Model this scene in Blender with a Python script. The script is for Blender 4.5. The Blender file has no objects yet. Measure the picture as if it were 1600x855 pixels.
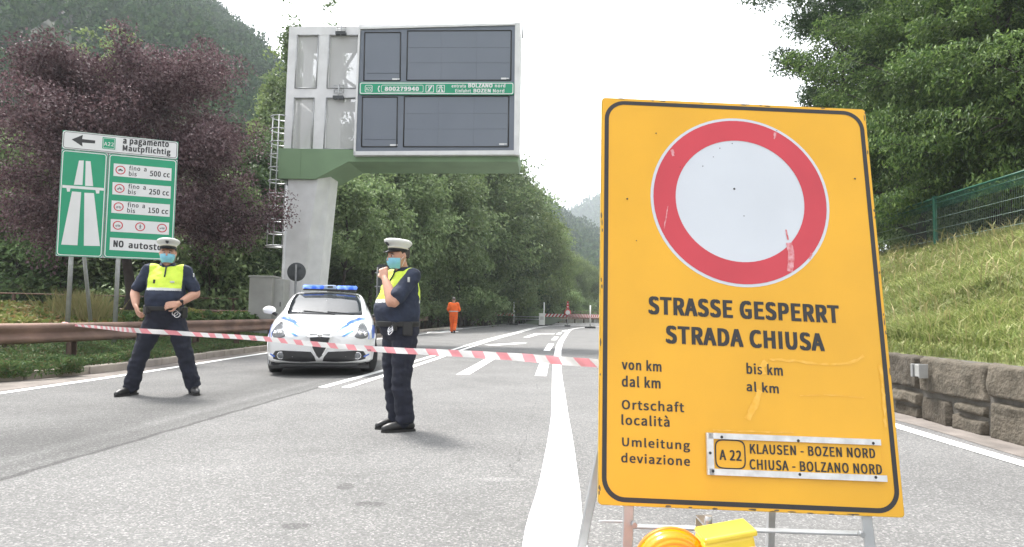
import bpy, bmesh, math, random
import numpy as np
from mathutils import Vector, Matrix, Euler
from mathutils import noise as mnoise
from mathutils.bvhtree import BVHTree
PI = math.pi
C = bpy.context.scene.collection
SC = bpy.context.scene

# ------------------------------------------------------------------ camera
FPX, CAMH = 1040.0, 1.08
PITCH, ROLL = math.radians(3.41), math.radians(0.95)
cam_d = bpy.data.cameras.new('camera'); cam = bpy.data.objects.new('camera', cam_d); C.objects.link(cam)
cam_d.sensor_width = 36.0; cam_d.lens = FPX / 1600 * 36.0
cam_d.clip_start = 0.05; cam_d.clip_end = 6000
CR = Matrix.Rotation(PI/2 + PITCH, 3, 'X') @ Matrix.Rotation(ROLL, 3, 'Z')
cam.matrix_world = Matrix.Translation((0, 0, CAMH)) @ CR.to_4x4()
SC.camera = cam

# ------------------------------------------------------------------ sky, sun, exposure
SUN_EL, SUN_AZ = math.radians(62), math.radians(318)      # azimuth clockwise from +Y
world = bpy.data.worlds.new('World'); SC.world = world; world.use_nodes = True
wn, wl = world.node_tree.nodes, world.node_tree.links
wn.clear()
sky = wn.new('ShaderNodeTexSky'); sky.sky_type = 'NISHITA'; sky.sun_disc = False
sky.sun_elevation = SUN_EL; sky.sun_rotation = SUN_AZ; sky.dust_density = 3.0; sky.air_density = 1.0
hsv = wn.new('ShaderNodeHueSaturation'); hsv.inputs['Saturation'].default_value = 0.12
bg = wn.new('ShaderNodeBackground'); bg.inputs['Strength'].default_value = 0.15
wo = wn.new('ShaderNodeOutputWorld')
wl.new(sky.outputs[0], hsv.inputs['Color']); wl.new(hsv.outputs[0], bg.inputs['Color']); wl.new(bg.outputs[0], wo.inputs['Surface'])
sun_d = bpy.data.lights.new('sun', 'SUN'); sun_d.energy = 2.2; sun_d.angle = math.radians(11); sun_d.color = (1.0, 0.96, 0.9)
sun = bpy.data.objects.new('sun', sun_d); C.objects.link(sun)
to_sun = Vector((math.sin(SUN_AZ)*math.cos(SUN_EL), math.cos(SUN_AZ)*math.cos(SUN_EL), math.sin(SUN_EL)))
sun.rotation_euler = to_sun.to_track_quat('Z', 'Y').to_euler(); sun.location = (0, 0, 60)
vs = SC.view_settings
SC.display_settings.display_device = 'sRGB'
vs.view_transform = 'Standard'; vs.look = 'None'; vs.gamma = 1.0; vs.use_curve_mapping = False
vs.exposure = 1.76
cy = SC.cycles
cy.use_denoising = True; cy.max_bounces = 6; cy.diffuse_bounces = 3; cy.glossy_bounces = 3; cy.transmission_bounces = 4
cy.transparent_max_bounces = 12; cy.volume_bounces = 1; cy.caustics_reflective = False; cy.caustics_refractive = False

# ------------------------------------------------------------------ measuring helpers
def ray(px, py):
    return CR @ Vector(((px-800)/FPX, -(py-427.5)/FPX, -1.0))
def at(px, py, Y):
    v = ray(px, py); return Vector((0, 0, CAMH)) + v*(Y/v.y)
def gp(px, py, z=0.0):
    v = ray(px, py); return Vector((0, 0, CAMH)) + v*((z-CAMH)/v.z)
class Frame:
    """origin + axes: x right, y away from the viewer, z up the plane"""
    def __init__(s, o, ex, ez):
        s.o = Vector(o); s.ex = Vector(ex).normalized(); ez = Vector(ez)
        s.ey = ez.cross(s.ex).normalized(); s.ez = s.ex.cross(s.ey).normalized()
        s.m = Matrix((s.ex, s.ey, s.ez)).transposed().to_4x4(); s.m.translation = s.o
        s.mi = s.m.inverted()
    def px(s, x, y, d=0.0):
        v = ray(x, y); c = Vector((0, 0, CAMH)); o = s.o + s.ey*d
        t = (o-c).dot(s.ey)/v.dot(s.ey); p = s.mi @ (c+v*t)
        return (p.x, p.z)

# ------------------------------------------------------------------ materials
def nt(name):
    m = bpy.data.materials.new(name); m.use_nodes = True
    n, l = m.node_tree.nodes, m.node_tree.links
    return m, n, l, n['Principled BSDF']
def mat(name, col, rough=0.6, metal=0.0, var=0.12, scale=6.0, bump=0.0, bscale=80.0, spec=0.5, var2=0.0, dirt=None, coat=0.0):
    m, n, l, b = nt(name)
    b.inputs['Roughness'].default_value = rough; b.inputs['Metallic'].default_value = metal
    b.inputs['Specular IOR Level'].default_value = spec
    if coat: b.inputs['Coat Weight'].default_value = coat; b.inputs['Coat Roughness'].default_value = 0.05
    tc = n.new('ShaderNodeTexCoord')
    nz = n.new('ShaderNodeTexNoise'); nz.inputs['Scale'].default_value = scale; nz.inputs['Detail'].default_value = 6
    l.new(tc.outputs['Object'], nz.inputs['Vector'])
    rp = n.new('ShaderNodeValToRGB'); e = rp.color_ramp.elements
    e[0].position = 0.3; e[1].position = 0.7
    lo = dirt if dirt else [c*(1-var) for c in col]
    e[0].color = (*lo, 1); e[1].color = (*[min(1, c*(1+var)) for c in col], 1)
    l.new(nz.outputs['Fac'], rp.inputs['Fac'])
    l.new(rp.outputs['Color'], b.inputs['Base Color'])
    if bump:
        n2 = n.new('ShaderNodeTexNoise'); n2.inputs['Scale'].default_value = bscale; n2.inputs['Detail'].default_value = 4
        l.new(tc.outputs['Object'], n2.inputs['Vector'])
        bp = n.new('ShaderNodeBump'); bp.inputs['Strength'].default_value = bump; bp.inputs['Distance'].default_value = 0.02
        l.new(n2.outputs['Fac'], bp.inputs['Height']); l.new(bp.outputs['Normal'], b.inputs['Normal'])
    return m
def leaf_mat(name, cols, trans=0.3, rough=0.55, objvar=0.25, spec=0.3):
    m, n, l, b = nt(name)
    g = n.new('ShaderNodeNewGeometry')
    rp = n.new('ShaderNodeValToRGB'); rp.color_ramp.interpolation = 'LINEAR'
    e = rp.color_ramp.elements
    while len(e) < len(cols): e.new(0.5)
    for i, c in enumerate(cols):
        e[i].position = i/(len(cols)-1); e[i].color = (*c, 1)
    l.new(g.outputs['Random Per Island'], rp.inputs['Fac'])
    oi = n.new('ShaderNodeObjectInfo')
    mr = n.new('ShaderNodeMapRange'); mr.inputs['To Min'].default_value = 1-objvar; mr.inputs['To Max'].default_value = 1+objvar
    l.new(oi.outputs['Random'], mr.inputs['Value'])
    tc = n.new('ShaderNodeTexCoord'); nz = n.new('ShaderNodeTexNoise'); nz.inputs['Scale'].default_value = 0.7
    l.new(tc.outputs['Object'], nz.inputs['Vector'])
    m2 = n.new('ShaderNodeMapRange'); m2.inputs['From Min'].default_value = 0.3; m2.inputs['From Max'].default_value = 0.7
    m2.inputs['To Min'].default_value = 0.75; m2.inputs['To Max'].default_value = 1.25
    l.new(nz.outputs['Fac'], m2.inputs['Value'])
    mu = n.new('ShaderNodeMath'); mu.operation = 'MULTIPLY'
    l.new(mr.outputs[0], mu.inputs[0]); l.new(m2.outputs[0], mu.inputs[1])
    hs = n.new('ShaderNodeHueSaturation'); l.new(mu.outputs[0], hs.inputs['Value']); l.new(rp.outputs['Color'], hs.inputs['Color'])
    l.new(hs.outputs[0], b.inputs['Base Color'])
    b.inputs['Roughness'].default_value = rough; b.inputs['Specular IOR Level'].default_value = spec
    tr = n.new('ShaderNodeBsdfTranslucent'); l.new(hs.outputs[0], tr.inputs['Color'])
    mx = n.new('ShaderNodeMixShader'); mx.inputs[0].default_value = trans
    l.new(b.outputs[0], mx.inputs[1]); l.new(tr.outputs[0], mx.inputs[2])
    l.new(mx.outputs[0], n['Material Output'].inputs['Surface'])
    return m

# ------------------------------------------------------------------ mesh builder
class MB:
    def __init__(s): s.v = []; s.f = []; s.mi = []; s.sm = []
    def add(s, vs, fs, mi=0, smooth=False):
        o = len(s.v); s.v += [tuple(v) for v in vs]
        for f in fs: s.f.append([o+i for i in f]); s.mi.append(mi); s.sm.append(smooth)
        return s
    def box(s, c, d, mi=0, rot=None, bev=0.0):
        hx, hy, hz = d[0]/2, d[1]/2, d[2]/2
        if bev > 0:
            b = min(bev, hx*.9, hy*.9, hz*.9)
            bm = bmesh.new(); bmesh.ops.create_cube(bm, size=1)
            for v in bm.verts: v.co = Vector((v.co.x*d[0], v.co.y*d[1], v.co.z*d[2]))
            bmesh.ops.bevel(bm, geom=list(bm.edges), offset=b, segments=2, affect='EDGES', profile=0.5)
            vs = [v.co.copy() for v in bm.verts]; bm.verts.index_update()
            fs = [[v.index for v in f.verts] for f in bm.faces]; bm.free()
        else:
            vs = [Vector((x*hx, y*hy, z*hz)) for z in (-1, 1) for y in (-1, 1) for x in (-1, 1)]
            fs = [(0,2,3,1),(4,5,7,6),(0,1,5,4),(2,6,7,3),(0,4,6,2),(1,3,7,5)]
        if rot is not None: vs = [rot @ v for v in vs]
        c = Vector(c)
        return s.add([v+c for v in vs], fs, mi)
    def tube(s, pts, r, n=8, mi=0, cap=True, smooth=True):
        pts = [Vector(p) for p in pts]; rs = r if isinstance(r, (list, tuple)) else [r]*len(pts)
        t0 = (pts[1]-pts[0]).normalized()
        up = Vector((0,0,1)) if abs(t0.z) < .9 else Vector((1,0,0))
        a = t0.cross(up).normalized(); vs = []
        for i, p in enumerate(pts):
            t = (pts[min(i+1, len(pts)-1)]-pts[max(i-1, 0)])
            t = t.normalized() if t.length > 1e-9 else t0
            a = (a - t*a.dot(t)).normalized(); b = t.cross(a)
            for k in range(n):
                th = 2*PI*k/n; vs.append(p + (a*math.cos(th)+b*math.sin(th))*rs[i])
        fs = [(i*n+k, i*n+(k+1)%n, (i+1)*n+(k+1)%n, (i+1)*n+k) for i in range(len(pts)-1) for k in range(n)]
        s.add(vs, fs, mi, smooth)
        if cap:
            o = len(s.v)-len(vs)
            s.f.append([o+k for k in range(n)][::-1]); s.mi.append(mi); s.sm.append(False)
            s.f.append([o+(len(pts)-1)*n+k for k in range(n)]); s.mi.append(mi); s.sm.append(False)
        return s
    def prism(s, poly, y0, y1, mi=0):
        """poly of (x,z) extruded along y"""
        n = len(poly); vs = [(x, y0, z) for x, z in poly]+[(x, y1, z) for x, z in poly]
        return s.add(vs, [list(range(n)), list(range(2*n-1, n-1, -1))]+[(i, i+n, (i+1) % n+n, (i+1) % n) for i in range(n)], mi)
    def lathe(s, prof, n=24, mi=0, smooth=True, c=(0,0,0), axis='Z', a0=0.0):
        vs = []
        for r, z in prof:
            for k in range(n):
                th = a0+2*PI*k/n; x, y = r*math.cos(th), r*math.sin(th)
                p = {'Z': (x, y, z), 'Y': (x, z, y), 'X': (z, x, y)}[axis]
                vs.append((p[0]+c[0], p[1]+c[1], p[2]+c[2]))
        fs = [(i*n+k, i*n+(k+1)%n, (i+1)*n+(k+1)%n, (i+1)*n+k) for i in range(len(prof)-1) for k in range(n)]
        s.add(vs, fs, mi, smooth)
        o = len(s.v)-len(vs)
        for i in (0, len(prof)-1):
            if prof[i][0] > 1e-6: s.f.append([o+i*n+k for k in range(n)]); s.mi.append(mi); s.sm.append(False)
        return s
    def grid(s, P, mi=0, smooth=True):
        """P: rows of points"""
        r, c = len(P), len(P[0]); vs = [p for row in P for p in row]
        return s.add(vs, [(i*c+j, i*c+j+1, (i+1)*c+j+1, (i+1)*c+j) for i in range(r-1) for j in range(c-1)], mi, smooth)
    def build(s, name, mats, parent=None, recalc=True):
        me = bpy.data.meshes.new(name); me.from_pydata(s.v, [], s.f)
        for m in (mats if isinstance(mats, (list, tuple)) else [mats]): me.materials.append(m)
        me.polygons.foreach_set('material_index', s.mi); me.polygons.foreach_set('use_smooth', s.sm)
        if recalc:
            bm = bmesh.new(); bm.from_mesh(me); bmesh.ops.recalc_face_normals(bm, faces=list(bm.faces)); bm.to_mesh(me); bm.free()
        me.update()
        return link(name, me, parent)
def link(name, me, parent=None):
    o = bpy.data.objects.new(name, me); C.objects.link(o)
    if parent is not None: o.parent = parent
    return o
def tag(o, label=None, cat=None, group=None, kind=None):
    if label: o['label'] = label
    if cat: o['category'] = cat
    if group: o['group'] = group
    if kind: o['kind'] = kind
    return o
def thing(name, label, cat, m=None, loc=(0,0,0), rz=0.0, group=None):
    o = bpy.data.objects.new(name, None); C.objects.link(o); o.empty_display_size = 0.2
    if m is not None: o.matrix_world = m
    else: o.location = loc; o.rotation_euler = (0, 0, rz)
    return tag(o, label, cat, group)
def struct(name, mb, m, recalc=True):
    o = mb.build(name, m, None, recalc); o['kind'] = 'structure'; return o
def np_mesh(name, V, F, mats, smooth=False):
    """V (n,3), F (m,k) numpy"""
    me = bpy.data.meshes.new(name); k = F.shape[1]
    me.vertices.add(len(V)); me.vertices.foreach_set('co', np.ascontiguousarray(V, dtype=np.float32).ravel())
    me.loops.add(F.size); me.loops.foreach_set('vertex_index', np.ascontiguousarray(F, dtype=np.int32).ravel())
    me.polygons.add(len(F)); me.polygons.foreach_set('loop_start', np.arange(0, F.size, k, dtype=np.int32))
    me.polygons.foreach_set('loop_total', np.full(len(F), k, dtype=np.int32))
    me.polygons.foreach_set('use_smooth', np.full(len(F), smooth))
    for m in (mats if isinstance(mats, (list, tuple)) else [mats]): me.materials.append(m)
    me.update(calc_edges=True); me.validate()
    return me
def dup(o, parent=None):
    c = o.copy(); C.objects.link(c)
    if parent is not None: c.parent = parent
    for ch in list(o.children): dup(ch, c)
    return c
def crv(pts, n):
    """Catmull-Rom resample of a polyline (list of tuples) to n points per span"""
    P = [np.array(p, float) for p in pts]; P = [2*P[0]-P[1]]+P+[2*P[-1]-P[-2]]; out = []
    for i in range(1, len(P)-2):
        for k in range(n):
            t = k/n
            out.append(.5*((2*P[i])+(-P[i-1]+P[i+1])*t+(2*P[i-1]-5*P[i]+4*P[i+1]-P[i+2])*t*t+(-P[i-1]+3*P[i]-3*P[i+1]+P[i+2])*t**3))
    out.append(P[-2]); return [tuple(float(a) for a in p) for p in out]
def rrect(x0, z0, x1, z1, r, n=6):
    out = []
    for cx, cz, a in ((x1-r, z1-r, 0), (x0+r, z1-r, 90), (x0+r, z0+r, 180), (x1-r, z0+r, 270)):
        for k in range(n+1):
            th = math.radians(a+90*k/n); out.append((cx+r*math.cos(th), cz+r*math.sin(th)))
    return out
def ring_band(mb, A, B, y, mi=0):
    """flat band between two outlines of equal length at depth y"""
    n = len(A); mb.add([(x, y, z) for x, z in A]+[(x, y, z) for x, z in B], [(i, (i+1) % n, n+(i+1) % n, n+i) for i in range(n)], mi)
def circ(cx, cz, r, n=40, rz=None):
    rz = rz or r
    return [(cx+r*math.cos(2*PI*k/n), cz+rz*math.sin(2*PI*k/n)) for k in range(n)]
def flat(mb, poly, y, mi=0):
    mb.add([(x, y, z) for x, z in poly], [list(range(len(poly)))], mi)

# ------------------------------------------------------------------ lettering
_tc = {}
try: FONT = bpy.data.fonts.load(bpy.utils.system_resource('DATAFILES', path='fonts')+'/Noto Sans CJK Regular.woff2')   # the sans that ships with Blender
except Exception: FONT = None
_side = bpy.data.scenes.new('workbench')          # scratch scene: evaluates one object without touching the big one
def evaluated_mesh(o):
    _side.collection.objects.link(o); vl = _side.view_layers[0]; vl.update(); dg = vl.depsgraph
    me = bpy.data.meshes.new_from_object(o.evaluated_get(dg)); _side.collection.objects.unlink(o); return me
def glyphs(s, bold):
    k = (s, bold)
    if k not in _tc:
        cu = bpy.data.curves.new('lettering', 'FONT'); cu.body = s; cu.size = 1.0; cu.offset = bold; cu.resolution_u = 3; cu.space_character = 1.06
        if FONT: cu.font = FONT
        o = bpy.data.objects.new('lettering', cu); 
        me = evaluated_mesh(o)
        v = np.array([x.co[:] for x in me.vertices]); f = [list(p.vertices) for p in me.polygons]
        bpy.data.objects.remove(o); bpy.data.curves.remove(cu); bpy.data.meshes.remove(me)
        _tc[k] = (v, f)
    return _tc[k]
def text(mb, s, x0, z0, w, cap, y, bold=0.02, mi=0, shear=0.0):
    """letters on a plane facing -y: left end x0, baseline z0, total width w, capital height cap; weight from layered copies"""
    v, f = glyphs(s, 0.0); h, _ = glyphs('H', 0.0)
    x, z = v[:, 0], v[:, 1]; hh = h[:, 1].max()-h[:, 1].min(); base = h[:, 1].min(); b = bold*cap
    X = x0+b+(x-x.min())/(x.max()-x.min())*(w-2*b); Z = z0+b*.6+(z-base)/hh*(cap-1.2*b)
    for k, (dx, dz) in enumerate(((0,0),(b,b*.6),(-b,b*.6),(b,-b*.6),(-b,-b*.6),(b*.5,0),(-b*.5,0)) if b > 0 else ((0,0),)):
        mb.add([(a+dx+shear*(c-z0), y-.00012*k, c+dz) for a, c in zip(X, Z)], f, mi)
def text_px(mb, fr, s, bl, br, tl, y, bold=0.02, mi=0):
    a, b, c = fr.px(*bl), fr.px(*br), fr.px(*tl)
    text(mb, s, a[0], (a[1]+b[1])/2, b[0]-a[0], c[1]-a[1], y, bold, mi)

# ================================================================== THE SETTING
rng = np.random.default_rng(7); random.seed(7)
def lerp_tab(tab):
    ys = [a for a, b in tab]; xs = [b for a, b in tab]
    return lambda y: float(np.interp(y, ys, xs))
def smooth_tab(tab, n=6):
    return lerp_tab(crv(tab, n))
xL = smooth_tab([(-8,-16.0),(0,-13.5),(5,-11.2),(7.5,-9.2),(8.8,-7.7),(9.7,-6.95),(11,-6.6),(13,-6.53),(16.5,-6.45),(20,-6.25),(25,-5.8),(31,-5.1),(37,-4.6),(43,-4.0),(50,-3.2),(57,-2.0),(65,-.3),(75,4),(86,10.5),(110,30)])
xR = smooth_tab([(-8,4.4),(8,4.5),(16,4.8),(31,6.4),(45,9.2),(60,13.5),(75,20),(90,30),(110,46)])

# asphalt: pale worn aggregate, a darker left-hand lane beyond the paving joint, stains
def asphalt():
    m, n, l, b = nt('asphalt')
    tc = n.new('ShaderNodeTexCoord'); P = tc.outputs['Object']
    vo = n.new('ShaderNodeTexVoronoi'); vo.inputs['Scale'].default_value = 105; l.new(P, vo.inputs['Vector'])
    bw = n.new('ShaderNodeSeparateColor'); l.new(vo.outputs['Color'], bw.inputs[0])
    rp = n.new('ShaderNodeValToRGB'); e = rp.color_ramp.elements
    e[0].position = 0.0; e[0].color = (.115,.115,.115,1); e[1].position = 1.0; e[1].color = (.30,.296,.29,1)
    k = e.new(.35); k.color = (.142,.141,.139,1); k = e.new(.8); k.color = (.178,.176,.173,1)
    l.new(bw.outputs[0], rp.inputs['Fac'])
    big = n.new('ShaderNodeTexNoise'); big.inputs['Scale'].default_value = 0.8; big.inputs['Detail'].default_value = 8; big.inputs['Roughness'].default_value = .65
    l.new(P, big.inputs['Vector'])
    bm_ = n.new('ShaderNodeMapRange'); bm_.inputs['From Min'].default_value = .3; bm_.inputs['From Max'].default_value = .7
    bm_.inputs['To Min'].default_value = .78; bm_.inputs['To Max'].default_value = 1.10; l.new(big.outputs['Fac'], bm_.inputs['Value'])
    # joint line: x = -3.51 + 0.09 y
    sx = n.new('ShaderNodeSeparateXYZ'); l.new(P, sx.inputs[0])
    jn = n.new('ShaderNodeTexNoise'); jn.inputs['Scale'].default_value = 3.0; jn.inputs['Detail'].default_value = 5; l.new(P, jn.inputs['Vector'])
    def M(op, a, c=None):
        q = n.new('ShaderNodeMath'); q.operation = op
        for i, v in enumerate((a, c)):
            if v is None: continue
            if isinstance(v, (int, float)): q.inputs[i].default_value = v
            else: l.new(v, q.inputs[i])
        return q.outputs[0]
    d = M('SUBTRACT', M('SUBTRACT', sx.outputs[0], M('MULTIPLY', sx.outputs[1], .092)), -3.52)
    dw = M('ADD', d, M('MULTIPLY', M('SUBTRACT', jn.outputs['Fac'], .5), .10))
    def ramp(v, pts):
        r = n.new('ShaderNodeValToRGB'); el = r.color_ramp.elements
        while len(el) < len(pts): el.new(.5)
        for i, (p, c) in enumerate(pts): el[i].position = p; el[i].color = (c, c, c, 1)
        l.new(v, r.inputs['Fac']); return r.outputs['Color']
    mr = n.new('ShaderNodeMapRange'); mr.inputs['From Min'].default_value = -4; mr.inputs['From Max'].default_value = 4
    l.new(dw, mr.inputs['Value'])
    # left lane darker, wheel track darker still, thin joint crack
    lane = ramp(mr.outputs[0], [(0.0,.82),(.30,.76),(.385,.58),(.43,.60),(.452,.80),(.470,.62),(.493,.74),(.4965,.40),(.5015,.40),(.504,.95),(.56,.94),(1.0,.92)])
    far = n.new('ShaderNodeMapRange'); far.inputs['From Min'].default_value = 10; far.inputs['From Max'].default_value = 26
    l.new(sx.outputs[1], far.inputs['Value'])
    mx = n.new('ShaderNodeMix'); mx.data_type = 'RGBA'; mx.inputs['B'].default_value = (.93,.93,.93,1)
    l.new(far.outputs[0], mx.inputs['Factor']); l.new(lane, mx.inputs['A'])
    c1 = n.new('ShaderNodeMix'); c1.data_type = 'RGBA'; c1.blend_type = 'MULTIPLY'; c1.inputs['Factor'].default_value = 1
    l.new(rp.outputs['Color'], c1.inputs['A']); l.new(mx.outputs['Result'], c1.inputs['B'])
    c2 = n.new('ShaderNodeMix'); c2.data_type = 'RGBA'; c2.blend_type = 'MULTIPLY'; c2.inputs['Factor'].default_value = 1
    cc = n.new('ShaderNodeCombineColor'); [l.new(bm_.outputs[0], cc.inputs[i]) for i in range(3)]
    l.new(c1.outputs['Result'], c2.inputs['A']); l.new(cc.outputs[0], c2.inputs['B'])
    # three dark tar spots and a pale scuff, worn into the surface
    res = c2.outputs['Result']
    for (px, py, kx, ky, tone) in [(540,760,1/.05,1/.07,.66),(578,788,1/.10,1/.05,.66),(463,822,1/.075,1/.045,.66),(782,749,1/.16,1/.05,1.25),(130,690,1/.9,1/.5,.86),(690,640,1/.8,1/1.2,.93)]:
        c_ = gp(px, py); vd = n.new('ShaderNodeVectorMath'); vd.operation = 'SUBTRACT'; l.new(P, vd.inputs[0]); vd.inputs[1].default_value = c_
        vm = n.new('ShaderNodeVectorMath'); vm.operation = 'MULTIPLY'; l.new(vd.outputs[0], vm.inputs[0]); vm.inputs[1].default_value = (kx, ky, 0)
        vl = n.new('ShaderNodeVectorMath'); vl.operation = 'LENGTH'; l.new(vm.outputs[0], vl.inputs[0])
        soft = .35 if kx > 5 else 1.2
        ma = n.new('ShaderNodeMapRange'); ma.interpolation_type = 'SMOOTHSTEP'; ma.inputs['From Min'].default_value = 1-soft*.4; ma.inputs['From Max'].default_value = 1+soft*.6; ma.inputs['To Min'].default_value = tone; ma.inputs['To Max'].default_value = 1
        l.new(M('ADD', vl.outputs['Value'], M('MULTIPLY', M('SUBTRACT', jn.outputs['Fac'], .5), .9)), ma.inputs['Value'])
        k3 = n.new('ShaderNodeCombineColor'); [l.new(ma.outputs[0], k3.inputs[i]) for i in range(3)]
        c3 = n.new('ShaderNodeMix'); c3.data_type = 'RGBA'; c3.blend_type = 'MULTIPLY'; c3.inputs['Factor'].default_value = 1; l.new(res, c3.inputs['A']); l.new(k3.outputs[0], c3.inputs['B']); res = c3.outputs['Result']
    l.new(res, b.inputs['Base Color'])
    b.inputs['Roughness'].default_value = .85; b.inputs['Specular IOR Level'].default_value = .3
    bp = n.new('ShaderNodeBump'); bp.inputs['Strength'].default_value = .5; bp.inputs['Distance'].default_value = .006
    l.new(vo.outputs['Distance'], bp.inputs['Height']); l.new(bp.outputs['Normal'], b.inputs['Normal'])
    return m
M_ASPH = asphalt()
M_SOIL = mat('soil', (.10,.085,.06), .95, var=.35, scale=5, bump=.6, bscale=30)
M_GROUND = mat('ground', (.07,.075,.045), .95, var=.3, scale=.4, bump=.4, bscale=6)
M_KERB = mat('kerb_stone', (.33,.29,.25), .9, var=.2, scale=4, bump=.35, bscale=60)
M_GUTTER = mat('gutter', (.17,.15,.135), .95, var=.3, scale=3, bump=.3, bscale=90)
def paint_mat():
    m, n, l, b = nt('road_paint')
    tc = n.new('ShaderNodeTexCoord')
    n1 = n.new('ShaderNodeTexNoise'); n1.inputs['Scale'].default_value = 22; n1.inputs['Detail'].default_value = 8; n1.inputs['Roughness'].default_value = .75
    l.new(tc.outputs['Object'], n1.inputs['Vector'])
    n2 = n.new('ShaderNodeTexNoise'); n2.inputs['Scale'].default_value = 1.2; l.new(tc.outputs['Object'], n2.inputs['Vector'])
    ad = n.new('ShaderNodeMath'); ad.operation = 'ADD'; l.new(n1.outputs['Fac'], ad.inputs[0])
    mu = n.new('ShaderNodeMath'); mu.operation = 'MULTIPLY'; mu.inputs[1].default_value = .35; l.new(n2.outputs['Fac'], mu.inputs[0]); l.new(mu.outputs[0], ad.inputs[1])
    r = n.new('ShaderNodeValToRGB'); e = r.color_ramp.elements; e[0].position = .42; e[0].color = (.3,.3,.295,1); e[1].position = .50; e[1].color = (.78,.78,.77,1)
    l.new(ad.outputs[0], r.inputs['Fac']); l.new(r.outputs['Color'], b.inputs['Base Color']); b.inputs['Roughness'].default_value = .7
    return m
M_PAINT = paint_mat()

g = MB()
for ring in [(-2500, -2500, 2500, 4500)]:
    x0, y0, x1, y1 = ring
    g.add([(x0,y0,-.12),(x1,y0,-.12),(x1,y1,-.12),(x0,y1,-.12)], [(0,1,2,3)])
struct('ground', g, M_GROUND)
ys = [-8+1.0*i for i in range(0, 117)]
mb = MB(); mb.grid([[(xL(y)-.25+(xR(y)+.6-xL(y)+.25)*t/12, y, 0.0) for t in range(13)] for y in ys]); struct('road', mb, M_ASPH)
# gutter strips at the foot of the kerb and the wall
edge_pts = [(-6.35,2),(-6.25,6),(-6.21,8.19),(-6.08,10.76),(-6.0,16.17),(-5.62,21),(-5.02,26.5),(-4.35,31.4),(-3.36,42),(-2.4,50.5),(-1.5,57),(.24,65),(4.76,75),(11.2,86)]
exL = smooth_tab([(y, x) for x, y in edge_pts])
mb = MB(); mb.grid([[(xL(y)-.05, y, .004), (exL(y)-.1-.05*math.sin(y*1.7), y, .004)] for y in [7.2+.4*i for i in range(60)]]); struct('gutter', mb, M_GUTTER)
mb = MB(); mb.grid([[(4.12+.04*math.sin(y*2.1)+max(0, xR(y)-4.5), y, .004), (xR(y)+.1, y, .004)] for y in [-2+.4*i for i in range(80)]]); struct('gutter', mb, M_GUTTER)

def stripe(pts, w, z=.006, n=5, wob=.0):
    mb = MB(); P = crv(pts, n) if len(pts) > 2 else [pts[0], pts[-1]]
    rows = []
    for i, p in enumerate(P):
        a = Vector(P[max(i-1, 0)][:2]); b = Vector(P[min(i+1, len(P)-1)][:2]); t = (b-a).normalized(); nn = Vector((-t.y, t.x))
        ww = w(p[1]) if callable(w) else w
        q = Vector(p[:2]); rows.append([(*(q+nn*ww/2), z), (*(q-nn*ww/2), z)])
    mb.grid(rows, 0, False); return struct('road_marking', mb, M_PAINT)
stripe(edge_pts, .15)
stripe([(3.92,1.5),(3.9,5),(3.92,6.8),(4.0,10),(4.25,16),(5.0,24),(6.3,34)], .15)
stripe([(-2.62,9.36),(-2.12,14.0),(-1.42,22.0),(-.72,29.3),(.1,36.3),(1.3,47.4),(2.5,55.4),(3.9,61.2),(6.6,66.6),(11,72)], .13)
stripe([(-2.30,9.40),(-1.84,14.0),(-1.16,22.0),(-.46,29.3),(.36,36.3),(1.56,47.4),(2.8,55.4),(4.2,61.0),(6.8,66.0),(11,71.2)], .13)
stripe([(.20,1.6),(.22,3.16),(.33,4.41),(.53,7.1),(.985,14.2),(1.66,22.9),(2.5,31.5),(3.95,45),(5.0,51),(6.6,57),(9,62)], lambda y: float(np.interp(y, [2,3.2,4.4,7.1,12,30],[.34,.30,.25,.18,.17,.22])))
for (x0, y0, x1, y1) in [(.525,11.6,.85,16.2),(1.05,19.5,1.45,24),(1.75,27.5,2.15,31.5),(2.45,35,2.85,38.5),(3.2,41.5,3.75,45)]:
    stripe([(x0,y0),(x1,y1)], .2)
# lane arrows: stem with a half head
def poly_mark(pts):
    mb = MB(); mb.add([(x, y, .006) for x, y in pts], [list(range(len(pts)))]); struct('road_marking', mb, M_PAINT)
poly_mark([(-.94,11.57),(-.71,11.6),(-.37,15.6),(-.59,15.6)])
poly_mark([(-.9,22.4),(-.55,22.0),(.5,23.9),(.6,24.5),(.2,24.4)])
poly_mark([(.55,30.0),(.8,30.0),(1.55,35.2),(2.3,35.6),(2.4,36.6),(1.3,36.3)])
poly_mark([(-4.2,33.2),(-2.9,36.5),(-3.0,38.2),(-4.5,36.0)])
poly_mark([(-4.3,40.5),(-3.2,44.5),(-3.3,45.6),(-4.5,42.5)])
# cracks and tar patches
M_TAR = mat('tar', (.095,.095,.093), .8, var=.1)
M_CRACK = mat('crack', (.05,.05,.05), .9)
for (px, py, rx, ry) in []:
    c = gp(px, py); mb = MB()
    mb.add([(c.x+rx*math.cos(a)*(1+.12*math.sin(3*a)), c.y+ry*math.sin(a)*(1+.15*math.cos(2*a+1)), .0045) for a in [2*PI*k/18 for k in range(18)]], [list(range(18))])
    struct('road_patch', mb, M_TAR)
def crack(pts, w, jit=.03):
    P = crv([tuple(gp(*p)[:2]) for p in pts], 10); mb = MB(); rows = []
    for i, p in enumerate(P):
        a = Vector(P[max(i-1, 0)]); b = Vector(P[min(i+1, len(P)-1)]); t = (b-a).normalized(); nn = Vector((-t.y, t.x))
        q = Vector(p)+nn*random.uniform(-jit, jit); ww = w*random.choice([.05, .3, .6, 1])*random.uniform(.4, .9)
        rows.append([(*(q+nn*ww/2), .0045), (*(q-nn*ww/2), .0045)])
    mb.grid(rows, 0, False); struct('road_crack', mb, M_CRACK)
crack([(853,763),(800,766),(760,772),(700,786),(640,790),(560,802)], .006, .010)
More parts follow.
